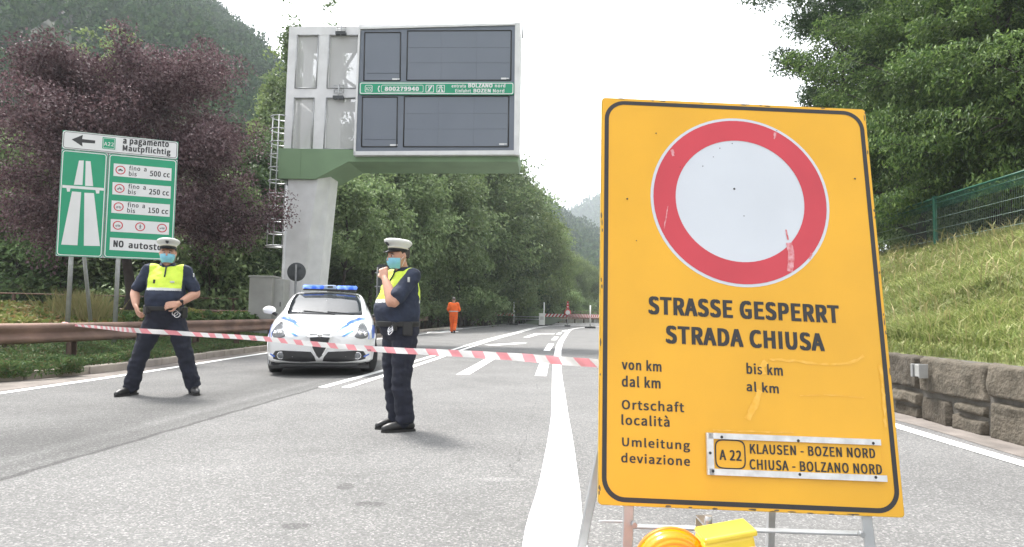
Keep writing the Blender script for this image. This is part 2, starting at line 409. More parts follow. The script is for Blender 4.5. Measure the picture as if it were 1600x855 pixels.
crack([(800,690),(812,715),(796,730),(812,740)], .007, .016)
crack([(840,600),(835,640),(822,680),(805,730)], .004, .016)

# ------------------------------------------------------------------ left verge: kerb, planted bed rising behind the rail
def verge_z(d): return float(np.interp(d, [0, .2, 1.0, 2.2, 4.0, 9, 14], [.12, .13, .17, .36, .58, .62, .3]))
mb = MB(); rows = []
for y in [5+.6*i for i in range(46)]:
    f = float(np.interp(y, [24, 31], [1, .15]))
    row = []
    for t in range(22):
        d = .12+t*.62+(t/21)**2*6
        row.append((xL(y)-d, y, verge_z(d)*f+rng.normal(0, .012)))
    rows.append(row)
mb.grid(rows); struct('planting_bed_ground', mb, M_SOIL)
mb = MB(); y = 6.6
while y < 46:
    y2 = y+random.uniform(.85, 1.05)
    p, q = Vector((xL(y)-.08, y, .06)), Vector((xL(y2)-.08, y2, .06)); dv = (q-p); L = dv.length
    mb.box((p+q)/2, (.16, L-.012, .14+random.uniform(-.006, .006)), 0, Matrix.Rotation(math.atan2(-dv.x, dv.y)+random.uniform(-.008, .008), 3, 'Z'), bev=.018)
    y = y2
struct('kerb', mb, M_KERB)

# ------------------------------------------------------------------ guard rails
M_RUST = mat('weathered_steel', (.185,.115,.088), .72, .15, var=.35, scale=2.2, bump=.12, bscale=14)
M_RUST2 = mat('rusty_post', (.10,.065,.05), .85, .1, var=.4, scale=5, bump=.2, bscale=30)
W_BEAM = [(-.01,.0),(.0,.305),(.015,.31),(.06,.285),(.075,.25),(.07,.22),(.02,.175),(.012,.155),(.02,.135),(.07,.09),(.075,.06),(.06,.025),(.015,0)][1:]
def sweep(mb, path, prof, z0, mi=0, th=.004):
    rows = []
    for i, p in enumerate(path):
        a = Vector(path[max(i-1, 0)][:2]); b = Vector(path[min(i+1, len(path)-1)][:2]); t = (b-a).normalized(); nn = Vector((t.y, -t.x))
        zz = p[2] if len(p) > 2 else 0
        q = Vector(p[:2]); rows.append([(*(q+nn*(u*1.0)), z0+w+zz) for u, w in prof]+[(*(q+nn*(u-.006)), z0+w+zz) for u, w in prof[::-1]])
    rows = [r+[r[0]] for r in rows]; mb.grid(rows, mi, True)
    for r in (rows[0], rows[-1]):
        n = len(prof); mb.add(r[:-1], [(j, j+1, 2*n-2-j, 2*n-1-j) for j in range(n-1)], mi)
def guard_rail(label, path, step, zc, group=None, first=.5, beams=(0,)):
    P = crv(path, 8); t = thing('guard_rail', label, 'guard rail', loc=(P[0][0], P[0][1], 0), group=group); o = t.location.copy()
    for bz in beams:
        mb = MB(); sweep(mb, [(p[0]-o.x, p[1]-o.y, p[2] if len(p) > 2 else 0) for p in P], W_BEAM, zc+bz); mb.build('beam', M_RUST, t)
    acc = first; d = 0
    for i in range(len(P)-1):
        a, b = Vector(P[i][:2]), Vector(P[i+1][:2]); L = (b-a).length
        while acc <= d+L:
            q = a.lerp(b, (acc-d)/L); tt = (b-a).normalized(); ang = math.atan2(-tt.x, tt.y)
            zz = P[i][2] if len(P[i]) > 2 else 0
            mb = MB(); R_ = Matrix.Rotation(ang, 3, 'Z'); c = Vector((q.x-o.x, q.y-o.y, 0))
            for dx, dy, wx, wy in ((-.09,0,.008,.12),(-.05,.056,.09,.008),(-.05,-.056,.09,.008)):
                mb.box(c+R_ @ Vector((dx, dy, (zc+.27)/2-.1+zz)), (wx, wy, zc+.47), 0, R_)
            mb.box(c+R_ @ Vector((-.025, 0, zc+.155+zz)), (.045, .10, .16), 0, R_)
            mb.build('post', M_RUST2, t); acc += step
        d += L
    return t
rail = guard_rail('long rusty brown guard rail along the left kerb, barrier tape tied to its top', [(-9.7,6.2),(-8.25,8.2),(-7.5,9.8),(-7.14,11.3),(-7.03,13),(-6.95,15.5),(-6.72,19),(-6.4,24),(-6.0,30),(-5.65,37),(-5.35,42.5)], 1.95, .495, first=1.6)
M_WHITE = mat('white_paint', (.78,.78,.77), .5, var=.04)
mb = MB(); c = at(164, 523, 12.35); o = rail.location
mb.box((c.x-o.x+.03, c.y-o.y, c.z), (.02,.10,.10), 0, Matrix.Rotation(.3, 3, 'Y'), bev=.008); mb.build('reflector', M_WHITE, rail)

# far rail behind the orange worker and barrier row, follows the bend
guard_rail('far rusty double guard rail round the outside of the bend behind the worker in orange', [(-7.6,43),(-6.0,50.5),(-4.4,57.5),(-2.2,65.5),(2.4,76),(9.0,87.5),(20,99)], 2.2, .42, beams=(0,.36))
def low_wall(name, label, path, h, w, m):
    P = crv(path, 5); mb = MB(); rows = []
    for i, p in enumerate(P):
        a = Vector(P[max(i-1, 0)]); b = Vector(P[min(i+1, len(P)-1)]); t = (b-a).normalized(); nn = Vector((t.y, -t.x))*w/2; q = Vector(p)
        rows.append([(*(q+nn), -.1), (*(q+nn), h), (*(q-nn), h), (*(q-nn), -.1)])
    mb.grid(rows, 0, False); return tag(mb.build(name, m), label, 'wall')
M_CONC = mat('concrete', (.30,.29,.27), .9, var=.2, scale=2, bump=.3, bscale=40)
low_wall('concrete_wall', 'low grey concrete footing under the far railing on the bend', [(-8.3,43.5),(-6.7,51),(-5.1,58),(-2.9,66.2),(1.7,77),(8.3,88.5),(19,100)], .42, .25, M_CONC)
def railing(label, path, step, h, zb, r=.025, nbars=1, group=None, posts_m=None, rail_m=None):
    P = crv(path, 6); t = thing('railing', label, 'railing', loc=(P[0][0], P[0][1], 0), group=group); o = t.location.copy()
    Q = [Vector((p[0]-o.x, p[1]-o.y, zb+(p[2] if len(p) > 2 else 0))) for p in P]
    for k in range(nbars):
        zz = h*(1-k/ max(nbars, 1)*.8)
        mb = MB(); mb.tube([q+Vector((0, 0, zz)) for q in Q], r, 6); mb.build('handrail' if k == 0 else 'crossbar', rail_m or M_RUST, t)
    acc = 0; d = 0
    for i in range(len(Q)-1):
        L = (Q[i+1]-Q[i]).length
        while acc <= d+L:
            q = Q[i].lerp(Q[i+1], (acc-d)/L); mb = MB(); mb.box(q+Vector((0, 0, h/2)), (.07, .07, h)); mb.build('post', posts_m or M_RUST2, t); acc += step
        d += L
    return t
railing('thin dark railing above the concrete footing on the far bend', [(-8.3,43.5),(-6.7,51),(-5.1,58),(-2.9,66.2),(1.7,77),(8.3,88.5),(19,100)], 2.0, 1.15, .3, .03, 3)
# second rail and railing behind the planting bed on the left
A, B = at(-120, 459, 19.2), at(420, 470.5, 24.5)
railing('thin rusty riverside railing with slim posts behind the planting bed', [(A.x, A.y, 0), ((A.x+B.x)/2, (A.y+B.y)/2, 0), (B.x, B.y, 0)], 2.1, .95, .48, .022, 1)
A2, B2 = at(-120, 480, 18.4), at(395, 486, 23.2)
guard_rail('rusty guard rail behind the planting bed, below the riverside railing', [(A2.x, A2.y), ((A2.x+B2.x)/2, (A2.y+B2.y)/2), (B2.x, B2.y)], 2.4, .72)

# ------------------------------------------------------------------ right: stone wall, grass bank, green fence
def stone_mat():
    m, n, l, b = nt('wall_stone')
    ge = n.new('ShaderNodeNewGeometry'); r = n.new('ShaderNodeValToRGB'); e = r.color_ramp.elements
    e[0].color = (.06,.05,.039,1); e[1].color = (.115,.098,.078,1); k = e.new(.5); k.color = (.085,.073,.058,1)
    l.new(ge.outputs['Random Per Island'], r.inputs['Fac'])
    tc = n.new('ShaderNodeTexCoord'); n1 = n.new('ShaderNodeTexNoise'); n1.inputs['Scale'].default_value = 9; n1.inputs['Detail'].default_value = 9; n1.inputs['Roughness'].default_value = .7
    l.new(tc.outputs['Object'], n1.inputs['Vector'])
    r2 = n.new('ShaderNodeValToRGB'); r2.color_ramp.elements[0].position = .3; r2.color_ramp.elements[0].color = (.55,.56,.5,1); r2.color_ramp.elements[1].position = .7; r2.color_ramp.elements[1].color = (1.35,1.32,1.27,1)
    l.new(n1.outputs['Fac'], r2.inputs['Fac'])
    mx = n.new('ShaderNodeMix'); mx.data_type = 'RGBA'; mx.blend_type = 'MULTIPLY'; mx.inputs['Factor'].default_value = 1
    l.new(r.outputs['Color'], mx.inputs['A']); l.new(r2.outputs['Color'], mx.inputs['B']); l.new(mx.outputs['Result'], b.inputs['Base Color'])
    b.inputs['Roughness'].default_value = .92
    n2 = n.new('ShaderNodeTexNoise'); n2.inputs['Scale'].default_value = 28; n2.inputs['Detail'].default_value = 8; l.new(tc.outputs['Object'], n2.inputs['Vector'])
    bp = n.new('ShaderNodeBump'); bp.inputs['Strength'].default_value = .7; bp.inputs['Distance'].default_value = .03
    l.new(n2.outputs['Fac'], bp.inputs['Height']); l.new(bp.outputs['Normal'], b.inputs['Normal'])
    return m
M_STONE = stone_mat(); M_MORTAR = mat('mortar', (.10,.092,.08), .95, var=.3, scale=8, bump=.4)
WX = lambda y: xR(y)
def stone_block(mb, y0, y1, z0, z1, jag):
    L, Hh = y1-y0, z1-z0; nu, nv = max(4, int(L/.026)), max(4, int(Hh/.026)); e = .03
    c = [(y0+random.uniform(0, jag), z0+random.uniform(-.0, jag*.5)), (y1-random.uniform(0, jag), z0+random.uniform(0, jag*.5)), (y1-random.uniform(0, jag), z1-random.uniform(0, jag*.5)), (y0+random.uniform(0, jag), z1-random.uniform(0, jag*.5))]
    pr = random.uniform(.0, .025); P = []; sd = random.uniform(0, 50); tl, tv = random.uniform(-.03, .03), random.uniform(-.03, .02)
    for i in range(nu+1):
        row = []
        for j in range(nv+1):
            u, v = i/nu, j/nv
            y = (c[0][0]*(1-u)+c[1][0]*u)*(1-v)+(c[3][0]*(1-u)+c[2][0]*u)*v; z = (c[0][1]*(1-u)+c[1][1]*u)*(1-v)+(c[3][1]*(1-u)+c[2][1]*u)*v
            ed = min(u*L, (1-u)*L, v*Hh, (1-v)*Hh); dep = pr+.030*mnoise.noise(Vector((y*3.1+sd, z*3.7, sd)))+.012*mnoise.noise(Vector((y*11, z*12+sd, sd)))+tl*(u-.5)+tv*(v-.5)+.024*min(1, ed/.022)-.024
            if i in (0, nu) or j in (0, nv): dep = -.06
            row.append((xR(y)-dep, y+.02*mnoise.noise(Vector((y*6, z*6, sd))), z+.02*mnoise.noise(Vector((y*5+9, z*5, sd)))))
        P.append(row)
    mb.grid(P, 0, True)
wall = thing('stone_wall', 'low wall of big rough brown stones holding back the grass bank on the right', 'wall', loc=(0,0,0))
mb = MB(); y = -1.0
while y < 26:
    L = random.choice([.8, 1.25, 1.5, 1.05, .6]); zt = .70+random.uniform(-.012, .012); zm = random.uniform(.28, .40)
    stone_block(mb, y, y+L, zm, zt, .03)
    # lower course: one or two rows of rubble
    yy = y
    while yy < y+L-.05:
        l2 = min(random.uniform(.4, .8), y+L-yy)
        if y+L-yy-l2 < .18: l2 = y+L-yy
        if random.random() < .22:
            zs = zm*random.uniform(.4, .6); stone_block(mb, yy, yy+l2, -.03, zs, .03); stone_block(mb, yy, yy+l2, zs, zm, .03)
        else: stone_block(mb, yy, yy+l2, -.03, zm, .05)
        yy += l2
    y += L
mb.build('stone_facing', M_STONE, wall, recalc=False)
mb = MB(); mb.grid([[(xR(y)+.035, y, -.05), (xR(y)+.035, y, .66), (xR(y)+.4, y, .66), (xR(y)+.4, y, -.05)] for y in [-1+.5*i for i in range(55)]], 0, False); mb.build('mortar_backing', M_MORTAR, wall)
def bank_z(x, y):
    d = x-xR(y)
    return float(np.interp(d, [.1, .35, 1.0, 3.5, 6.9, 12, 26, 60], [.63, .66, .85, 1.85, 3.02, 4.1, 8.5, 24]))
M_GRASSG = mat('grass_ground', (.16,.18,.06), .95, var=.35, scale=3, bump=.6, bscale=25)
mb = MB(); rows = []
for y in [-2+.75*i for i in range(150)]:
    rows.append([(xR(y)+d, y, bank_z(xR(y)+d, y)+(rng.normal(0, .03) if d > .4 else 0)) for d in (.08,.2,.35,.6,1,1.5,2,2.6,3.2,3.9,4.7,5.5,6.3,7.2,8.4,10,12,15,19,25,33,45,60)])
mb.grid(rows); struct('grass_bank', mb, M_GRASSG)

M_GREEN = mat('green_fence_paint', (.010,.085,.052), .5, var=.15)
M_WIRE = mat('fence_wire', (.22,.30,.26), .5, .3, var=.1)
fx = lambda y: float(np.interp(y, [6, 14, 18, 24, 32, 40], [11.1, 11.15, 11.5, 12.5, 14.4, 17.2]))
fence = thing('mesh_fence', 'green wire mesh fence on top of the grass bank under the trees', 'fence', loc=(0,0,0))
fz = lambda y: bank_z(fx(y), y)
fys = [7.6, 12.8, 18, 23.2, 28.4, 33.6]
for y in fys:
    mb = MB(); mb.box((fx(y), y, fz(y)+.70), (.08,.08,1.62), bev=.01); mb.box((fx(y), y, fz(y)+1.54), (.095,.095,.04)); mb.build('post', M_GREEN, fence)
for a, b in zip(fys[:-1], fys[1:]):
    mb = MB(); mt = MB(); N = int((b-a)/.075)
    P = lambda t, h, s=0.0: Vector((fx(a+(b-a)*t)-s, a+(b-a)*t, fz(a)*(1-t)+fz(b)*t+h))
    for h, r in ((.05,.006),(.35,.007),(.65,.007),(.95,.007)): mb.tube([P(0, h), P(1, h)], r, 5)
    for k in range(1, N): mb.tube([P(k/N, .02), P(k/N, 1.38)], .0022, 3, cap=False)
    for k in range(9): mt.tube([P(0, 1.22+.035*k, .0), P(1, 1.22+.035*k, .0)], .004, 3, cap=False)
    for k in range(1, N*2): mt.tube([P(k/N/2, 1.2), P(k/N/2, 1.5)], .003, 3, cap=False)
    mt.tube([P(0, 1.5), P(1, 1.5)], .028, 6); mt.tube([P(0, 1.36), P(1, 1.36)], .014, 6)
    mb.build('wire_panel', M_WIRE, fence); mt.build('top_band', M_GREEN, fence)
# small grey reflector box on the wall
c = at(1461, 581, 7.1); mbx = MB()
M_GREYP = mat('grey_plastic', (.30,.30,.29), .55, var=.1)
t = thing('marker_box', 'small grey marker box fixed to the face of the stone wall', 'marker box', loc=(xR(7.2)-.03, 7.2, c.z))
mb = MB(); mb.box((-.055,0,0), (.07,.10,.13), bev=.008); mb.build('housing', M_GREYP, t)
mb = MB(); mb.box((-.06,-.062,.0), (.10,.012,.15), bev=.004); mb.build('side_plate', M_GREYP, t); mb = MB(); mb.box((-.06,.072,.0), (.10,.03,.14), bev=.006); mb.build('bracket', mat('grey_metal', (.36,.36,.36), .45, .6), t)

# ------------------------------------------------------------------ hills beyond
M_HILL = mat('hill_ground', (.03,.045,.022), .95, var=.3, scale=.05)
def hill(name, prof, D, foot, m, base=-1, pitch_rows=14, bump=3.0, seed=1):
    """ridge given by points measured at distance D, falling to flat ground at distance foot"""
    r = np.random.default_rng(seed); P = crv(prof, 10); rows = []
    for px, py in P:
        top = at(px, py, D); f = at(px, py, foot); row = []
        back = Vector((top.x*1.35, D*1.35, base))
        for k in range(pitch_rows+1):
            s = k/pitch_rows; z = base+(top.z-base)*(s**.85); row.append((f.x+(top.x-f.x)*s+r.normal(0, bump*.5), foot+(D-foot)*s+r.normal(0, bump*.5), z+(r.normal(0, bump) if 0 < k < pitch_rows else r.normal(0, bump*.3))))
        row.append(tuple(back)); rows.append(row)
    mb = MB(); mb.grid(rows); o = struct(name, mb, m); return rows
hill_a = hill('hill', [(-700,-420),(-350,-300),(-120,-190),(0,-140),(150,-78),(250,-28),(300,4),(345,40),(385,75),(420,108),(470,165),(540,250),(620,330),(720,400),(840,450)], 250, 62, M_HILL, seed=3)
hill_b = hill('hill', [(700,190),(760,250),(815,302),(840,322),(868,343),(905,364),(935,384),(980,410),(1040,440),(1120,470)], 430, 200, M_HILL, seed=4)
hill_c = hill('mountain', [(840,372),(868,357),(888,345),(912,333),(938,318),(975,300),(1040,292),(1120,305),(1220,340),(1330,390)], 950, 600, M_HILL, bump=5, seed=5)

# ================================================================== VEGETATION
def leaves_np(r, cen, L, W, up=0.35, droop=0.2, fold=0.15, outward=None, nrm=None):
    """one bent kite quad per leaf centre"""
    n = len(cen); L = L*r.uniform(.7, 1.3, n)[:, None]; W = W*r.uniform(.7, 1.3, n)[:, None]
    a = r.normal(size=(n, 3)); a[:, 2] -= droop*1.5
    if outward is not None: a += outward
    a /= np.linalg.norm(a, axis=1)[:, None]+1e-9
    nn = r.normal(size=(n, 3)); nn[:, 2] += up*3
    if nrm is not None: nn = r.normal(size=(n, 3))*.45+nrm; nn[:, 2] += up
    b = np.cross(nn, a); b /= np.linalg.norm(b, axis=1)[:, None]+1e-9; nn = np.cross(a, b)
    V = np.empty((n, 4, 3)); V[:, 0] = cen-a*L*.5; V[:, 1] = cen+b*W*.5+nn*W*fold; V[:, 2] = cen+a*L*.5-nn*L*fold*.6; V[:, 3] = cen-b*W*.5+nn*W*fold
    return V.reshape(-1, 3), np.arange(4*n).reshape(-1, 4)
def gen_tree(seed, H, R, cb, nl, per, leaf, aspect=.5, clr=.5, tr=.14, lean=(0, 0), shape='round', droop=.3, rise=.35, sub=4, flatk=.6, gap=0.0, wob=.25, low=None):
    """trunk mesh builder and leaf arrays of a broadleaf tree standing at the origin"""
    r = np.random.default_rng(seed); mb = MB()
    tp = [Vector((lean[0]*k/7+r.normal(0, wob*.35)*(k > 0), lean[1]*k/7+r.normal(0, wob*.35)*(k > 0), H*.9*k/7)) for k in range(8)]
    tp[0].z = -.3
    mb.tube(tp, [tr*(1.25 if k == 0 else 1)*(1-k/7.6) for k in range(8)], 9)
    cen = []
    def tpos(z):
        k = min(6.999, max(0, z/(H*.9)*7)); i = int(k); return tp[i].lerp(tp[i+1], k-i), tr*(1-k/7.6)
    for i in range(nl):
        h = (i+.5)/nl; z0 = H*(cb*.75+(.84-cb*.75)*h); az = i*2.399+r.normal(0, .35)
        if shape == 'round': pf = math.sqrt(max(.05, 1-(h*1.05-.35)**2/.62))
        elif shape == 'poplar': pf = .45+.55*math.sin(min(1, h*1.2)*PI)**.6
        elif shape == 'vase': pf = .45+.6*h
        else: pf = 1-.65*h
        L = R*pf*r.uniform(.75, 1.12); p0, rr = tpos(z0); el = rise+(.55*h if shape != 'cone' else 0)+r.normal(0, .12)
        e = p0+Vector((math.cos(az)*L*math.cos(el), math.sin(az)*L*math.cos(el), L*math.sin(el)))
        if low is not None and r.random() < .4: e.z -= low*L
        mid = p0.lerp(e, .5)+Vector((r.normal(0, .08)*L, r.normal(0, .08)*L, .1*L))
        pts = [p0, p0.lerp(mid, .5)+Vector((0, 0, .02*L)), mid, mid.lerp(e, .5)+Vector((0, 0, .03*L)), e]
        lr = max(.012, rr*.55); mb.tube(pts, [lr, lr*.75, lr*.5, lr*.3, lr*.12], 5, cap=False)
        for t in (.45, .62, .8, 1.0):
            q = pts[int(t*4)].lerp(pts[min(4, int(t*4)+1)], t*4-int(t*4)); cen.append((*q, .8+.2*t))
        for s in range(sub):
            t = r.uniform(.3, .95); q = pts[int(t*4)].lerp(pts[min(4, int(t*4)+1)], t*4-int(t*4))
            d = (e-p0).normalized()+Vector(r.normal(0, .75, 3)); d.z *= .7; l2 = L*r.uniform(.25, .5); e2 = q+d.normalized()*l2
            mb.tube([q, q.lerp(e2, .5)+Vector((0, 0, .05*l2)), e2], [lr*.4, lr*.25, lr*.1], 4, cap=False)
            for t2 in (.55, 1.0): cen.append((*q.lerp(e2, t2), r.uniform(.7, 1.15)))
    top = tp[-1]
    for k in range(4): cen.append((top.x+r.normal(0, .25), top.y+r.normal(0, .25), H*(.9+.03*k), .8))
    cen = np.array(cen)
    if gap: cen = cen[r.random(len(cen)) > gap]
    n = len(cen); idx = r.integers(0, n, per)
    off = r.normal(size=(per, 3)); off[:, 2] += .25; off /= np.linalg.norm(off, axis=1)[:, None]; shell = off.copy()
    off = off*(r.uniform(.1, 1.0, per)**.45*r.choice([1, 1, 1, 1.25], per))[:, None]*np.array([1, 1, flatk])*(clr*1.55)*cen[idx, 3:4]
    pos = cen[idx, :3]+off; ctr = np.array([lean[0]*.5, lean[1]*.5, H*.55]); ow = pos-ctr; ow /= np.linalg.norm(ow, axis=1)[:, None]+1e-6
    V, F = leaves_np(r, pos, leaf, leaf*aspect, droop=droop, outward=ow*.8, nrm=shell*.9)
    return mb, V, F
M_BARK = mat('bark', (.085,.068,.052), .95, var=.35, scale=7, bump=.7, bscale=22)
M_BARKP = mat('dark_bark', (.045,.035,.032), .95, var=.3, scale=7, bump=.7, bscale=22)
L_DARK = leaf_mat('leaf_dark', objvar=.42, cols= [(.05,.095,.032),(.088,.145,.053),(.13,.19,.075)], trans=.25)
L_MID = leaf_mat('leaf_mid', objvar=.42, cols= [(.105,.165,.068),(.172,.242,.10),(.235,.30,.138)], trans=.3)
L_LIGHT = leaf_mat('leaf_light', [(.10,.15,.05),(.15,.205,.07),(.21,.26,.10)], .35, objvar=.3)
L_LOC = leaf_mat('leaf_locust', [(.042,.085,.022),(.085,.145,.036),(.16,.235,.062)], .35, objvar=.18)
L_LOCD = leaf_mat('leaf_locust_dark', [(.022,.048,.016),(.04,.078,.026),(.062,.11,.036)], .25, objvar=.2)
L_PURP = leaf_mat('leaf_purple', [(.056,.03,.036),(.105,.06,.068),(.155,.098,.108),(.215,.155,.165)], .25, rough=.6, objvar=0, spec=.25)
L_HILL = leaf_mat('leaf_hill', [(.022,.05,.022),(.04,.078,.032),(.065,.11,.042)], .1, rough=.9, objvar=0, spec=0.0)
L_IVY = leaf_mat('leaf_ground_cover', [(.05,.10,.03),(.085,.15,.04),(.13,.2,.06)], .3, objvar=0)
L_JUN = leaf_mat('leaf_juniper', [(.05,.10,.035),(.085,.15,.05),(.12,.185,.06),(.15,.12,.06)], .25, objvar=0)
L_AUT = leaf_mat('leaf_vine', [(.10,.15,.04),(.19,.22,.06),(.26,.25,.09),(.28,.17,.08),(.12,.17,.05)], .3, objvar=0)
L_GRASS = leaf_mat('grass_blades', [(.15,.20,.06),(.21,.26,.08),(.275,.305,.11),(.34,.335,.16)], .35, objvar=0)
L_STRAW = leaf_mat('dry_grass', [(.25,.23,.10),(.33,.29,.14),(.2,.22,.08)], .3, objvar=0)

def put_tree(proto, name, label, loc, s=(1, 1, 1), rz=0.0, group=None, cat='tree'):
    tm, cm = proto
    t = thing(name, label, cat, loc=loc, rz=rz, group=group); t.scale = s
    a = link('trunk', tm, t); b = link('crown', cm, t); return t
def proto(args, kw, leafm, barkm=None):
    mb, V, F = gen_tree(*args, **kw); o = mb.build('trunk', barkm or M_BARK); tm = o.data; bpy.data.objects.remove(o)
    return tm, np_mesh('crown', V, F, leafm)

# purple plum behind the motorway sign: low spreading crown
pl = at(206, 505, 18.6)
P_PLUM = proto((11, 6.8, 3.9, .46, 36, 130000, .085), dict(aspect=.6, clr=.36, tr=.17, shape='round', droop=.25, rise=.06, sub=7, flatk=.75, lean=(-.3, .1), low=.06), L_PURP, M_BARKP)
put_tree(P_PLUM, 'plum_tree', 'big dark purple-leaved tree spreading over the green motorway sign', (pl.x-.12, pl.y, .55), (.97, .97, 1.06), .4)

P_D1 = proto((21, 10, 3.2, .30, 26, 22000, .25), dict(aspect=.6, clr=.62, tr=.16, shape='round', sub=4, low=.15), L_DARK)
P_D2 = proto((22, 12, 2.9, .16, 34, 22000, .25), dict(aspect=.5, clr=.58, tr=.17, shape='cone', sub=4, rise=.2, droop=.5, low=.2), L_MID)
P_M1 = proto((23, 11, 3.5, .32, 26, 20000, .25), dict(aspect=.55, clr=.66, tr=.17, shape='round', sub=5, droop=.5), L_MID)
P_P1 = proto((24, 15, 1.9, .16, 38, 14000, .24), dict(aspect=.55, clr=.40, tr=.15, shape='poplar', rise=.75, sub=3, gap=.1), L_LIGHT)
P_P2 = proto((25, 15, 1.6, .30, 30, 6500, .19), dict(aspect=.55, clr=.30, tr=.13, shape='poplar', rise=.9, sub=3, gap=.25), L_MID)
P_W1 = proto((26, 11, 3.0, .10, 32, 20000, .27), dict(aspect=.4, clr=.6, tr=.14, shape='round', sub=4, droop=.8, low=.25), L_LIGHT)
P_B1 = proto((27, 2.6, 1.7, .02, 18, 6500, .15), dict(aspect=.5, clr=.34, tr=.05, shape='round', sub=4, low=.2, rise=.5), L_DARK)
P_B2 = proto((28, 2.4, 1.6, .02, 18, 6000, .15), dict(aspect=.45, clr=.34, tr=.05, shape='round', sub=4, low=.2, rise=.5), L_MID)

rt = random.Random(5)
def row_trees(spec):
    for (px, Y, h, pr, name, label, group) in spec:
        p = at(px, 480, Y); H0 = {id(P_D1): 10, id(P_D2): 12, id(P_M1): 11, id(P_P1): 15, id(P_P2): 15, id(P_W1): 11, id(P_B1): 2.6, id(P_B2): 2.4}[id(pr)]
        k = h/H0; w = k*rt.uniform(.92, 1.12)
        if pr in (P_P1, P_P2): w = k
        put_tree(pr, name, label, (p.x, Y, 0.0), (w, w, k), rt.uniform(0, 6.28), group, 'bush' if pr in (P_B1, P_B2) else 'tree')
DK = ('leafy_tree', 'dark green tree of the shady wood between the motorway sign and the gantry leg', 'dark trees of the wood on the left')
MD = ('leafy_tree', 'mid green leafy tree of the wooded bank between the gantry leg and the standing officer', 'mid green trees behind the gantry')
FR = ('willow_tree', 'pale green tree on the far bank above the striped barriers', 'pale green trees above the barriers')
BK = ('leafy_tree', 'dull green tree at the back of the wood behind the gantry', 'back row of the wood')
spec = []
for px, Y, h in [(-60,27,8.5),(10,26,8),(70,29,9),(120,27,7.5),(185,30,9),(250,28,8),(310,31,9),(350,28,7.6),(395,30,8.5),(-150,30,10),(30,36,11),(150,38,11),(290,38,11.5),(420,37,10.5)]:
    spec.append((px, Y, h, rt.choice([P_D1, P_D2, P_D1]), *DK))
for px, Y, h in [(455,36,9),(505,38,9.6),(550,40,10.5),(590,43,11.5),(625,41,11),(665,46,12.5),(700,50,13.5),(730,54,14),(752,58,14.5),(768,62,15.5),(788,67,16),(540,48,12),(640,56,14),(480,46,11)]:
    spec.append((px, Y, h, rt.choice([P_M1, P_D2, P_W1, P_M1]), *MD))
for px, Y, h in [(838,78,13.5),(855,88,12.8),(870,98,12.2),(886,108,11.8),(902,118,11.5),(920,128,11),(940,138,11),(962,148,11),(848,100,16.0),(880,125,13.5),(1000,150,11),(1040,150,11)]:
    spec.append((px, Y, h, rt.choice([P_W1, P_W1, P_P1]), *FR))
for px, Y, h in [(700,66,15),(750,72,16),(785,80,17),(803,90,17)]:
    spec.append((px, Y, h, P_M1, *BK))
row_trees(spec)
# singled-out tall ones
row_trees([(424, 42, 18.0, P_P1, 'poplar_tree', 'tall pale green tree rising between the purple tree and the gantry', None),
           (398, 44, 15.5, P_P1, 'poplar_tree', 'pale green tree just right of the purple crown, lower than its neighbour', None),
           (440, 34, 18.0, P_P2, 'poplar_tree', 'tall thin sparse tree whose bare twigs show above the left edge of the gantry', None),
           (505, 38, 19.5, P_P2, 'poplar_tree', 'sparse tall tree with twigs just above the white gantry box', None),
           (120, 46, 20.5, P_P1, 'poplar_tree', 'tall pale yellow-green tree above the purple tree, farther left of its pair', None),
           (165, 49, 22.0, P_P1, 'poplar_tree', 'tall pale yellow-green tree above the purple tree, taller of its pair', None)])
TR = ('leafy_tree', 'slim tree whose bare trunk shows at the front edge of the wood', 'slim trees along the front of the wood')
P_S1 = proto((29, 8.5, 2.2, .48, 16, 9000, .22), dict(aspect=.5, clr=.5, tr=.13, shape='round', sub=4, droop=.5, lean=(.5, 0)), L_MID, M_BARKP)
for px, Y, h in [(20,24,7.5),(90,25,7),(285,26,7),(340,25,6.5),(530,31,7.5),(575,34,8),(660,43,9),(720,48,10),(760,55,11)]:
    p = at(px, 480, Y); k = h/8.5; put_tree(P_S1, TR[0], TR[1], (p.x, Y, 0), (k, k, k), rt.uniform(0, 6.28), TR[2])
# undergrowth along the edge of the wood
UG = ('bush', 'bushy green undergrowth plant at the foot of the wood', 'undergrowth bushes of the wood')
spec = []
for px, Y in [(-40,24.5),(10,25),(60,25.5),(100,24.5),(150,25),(190,26),(240,25.5),(290,26),(330,25),(365,27),(520,33),(560,35),(600,38),(640,41),(675,46),(705,49),(735,52),(765,57),(795,64),(825,72),(850,80),(870,86),(895,93),(915,100),(940,106),(965,110)]:
    spec.append((px, Y, rt.uniform(2.4, 3.8), rt.choice([P_B1, P_B2]), *UG))
row_trees(spec)

# locusts on the right bank
P_L1 = proto((31, 9.5, 4.0, .10, 34, 62000, .165), dict(aspect=.36, clr=.44, tr=.17, shape='round', sub=5, droop=.7, rise=.3, flatk=.45, low=.3, gap=.22), L_LOC, M_BARKP)
P_L2 = proto((32, 11, 3.7, .12, 34, 60000, .16), dict(aspect=.42, clr=.46, tr=.2, shape='vase', sub=5, droop=.6, rise=.45, flatk=.45, low=.2, gap=.18), L_LOCD, M_BARKP)
P_L3 = proto((33, 10, 3.6, .42, 22, 22000, .17), dict(aspect=.36, clr=.40, tr=.2, shape='vase', sub=5, droop=.5, rise=.5, flatk=.45, gap=.12, lean=(-1.6, 0)), L_LOCD, M_BARKP)
def bank_tree(pr, px, Y, s, rz, label, sz=None, group=None, name='locust_tree', cat='tree'):
    p = at(px, 400, Y); put_tree(pr, name, label, (p.x, Y, bank_z(p.x, Y)-.1), (s, s, sz or s), rz, group, cat)
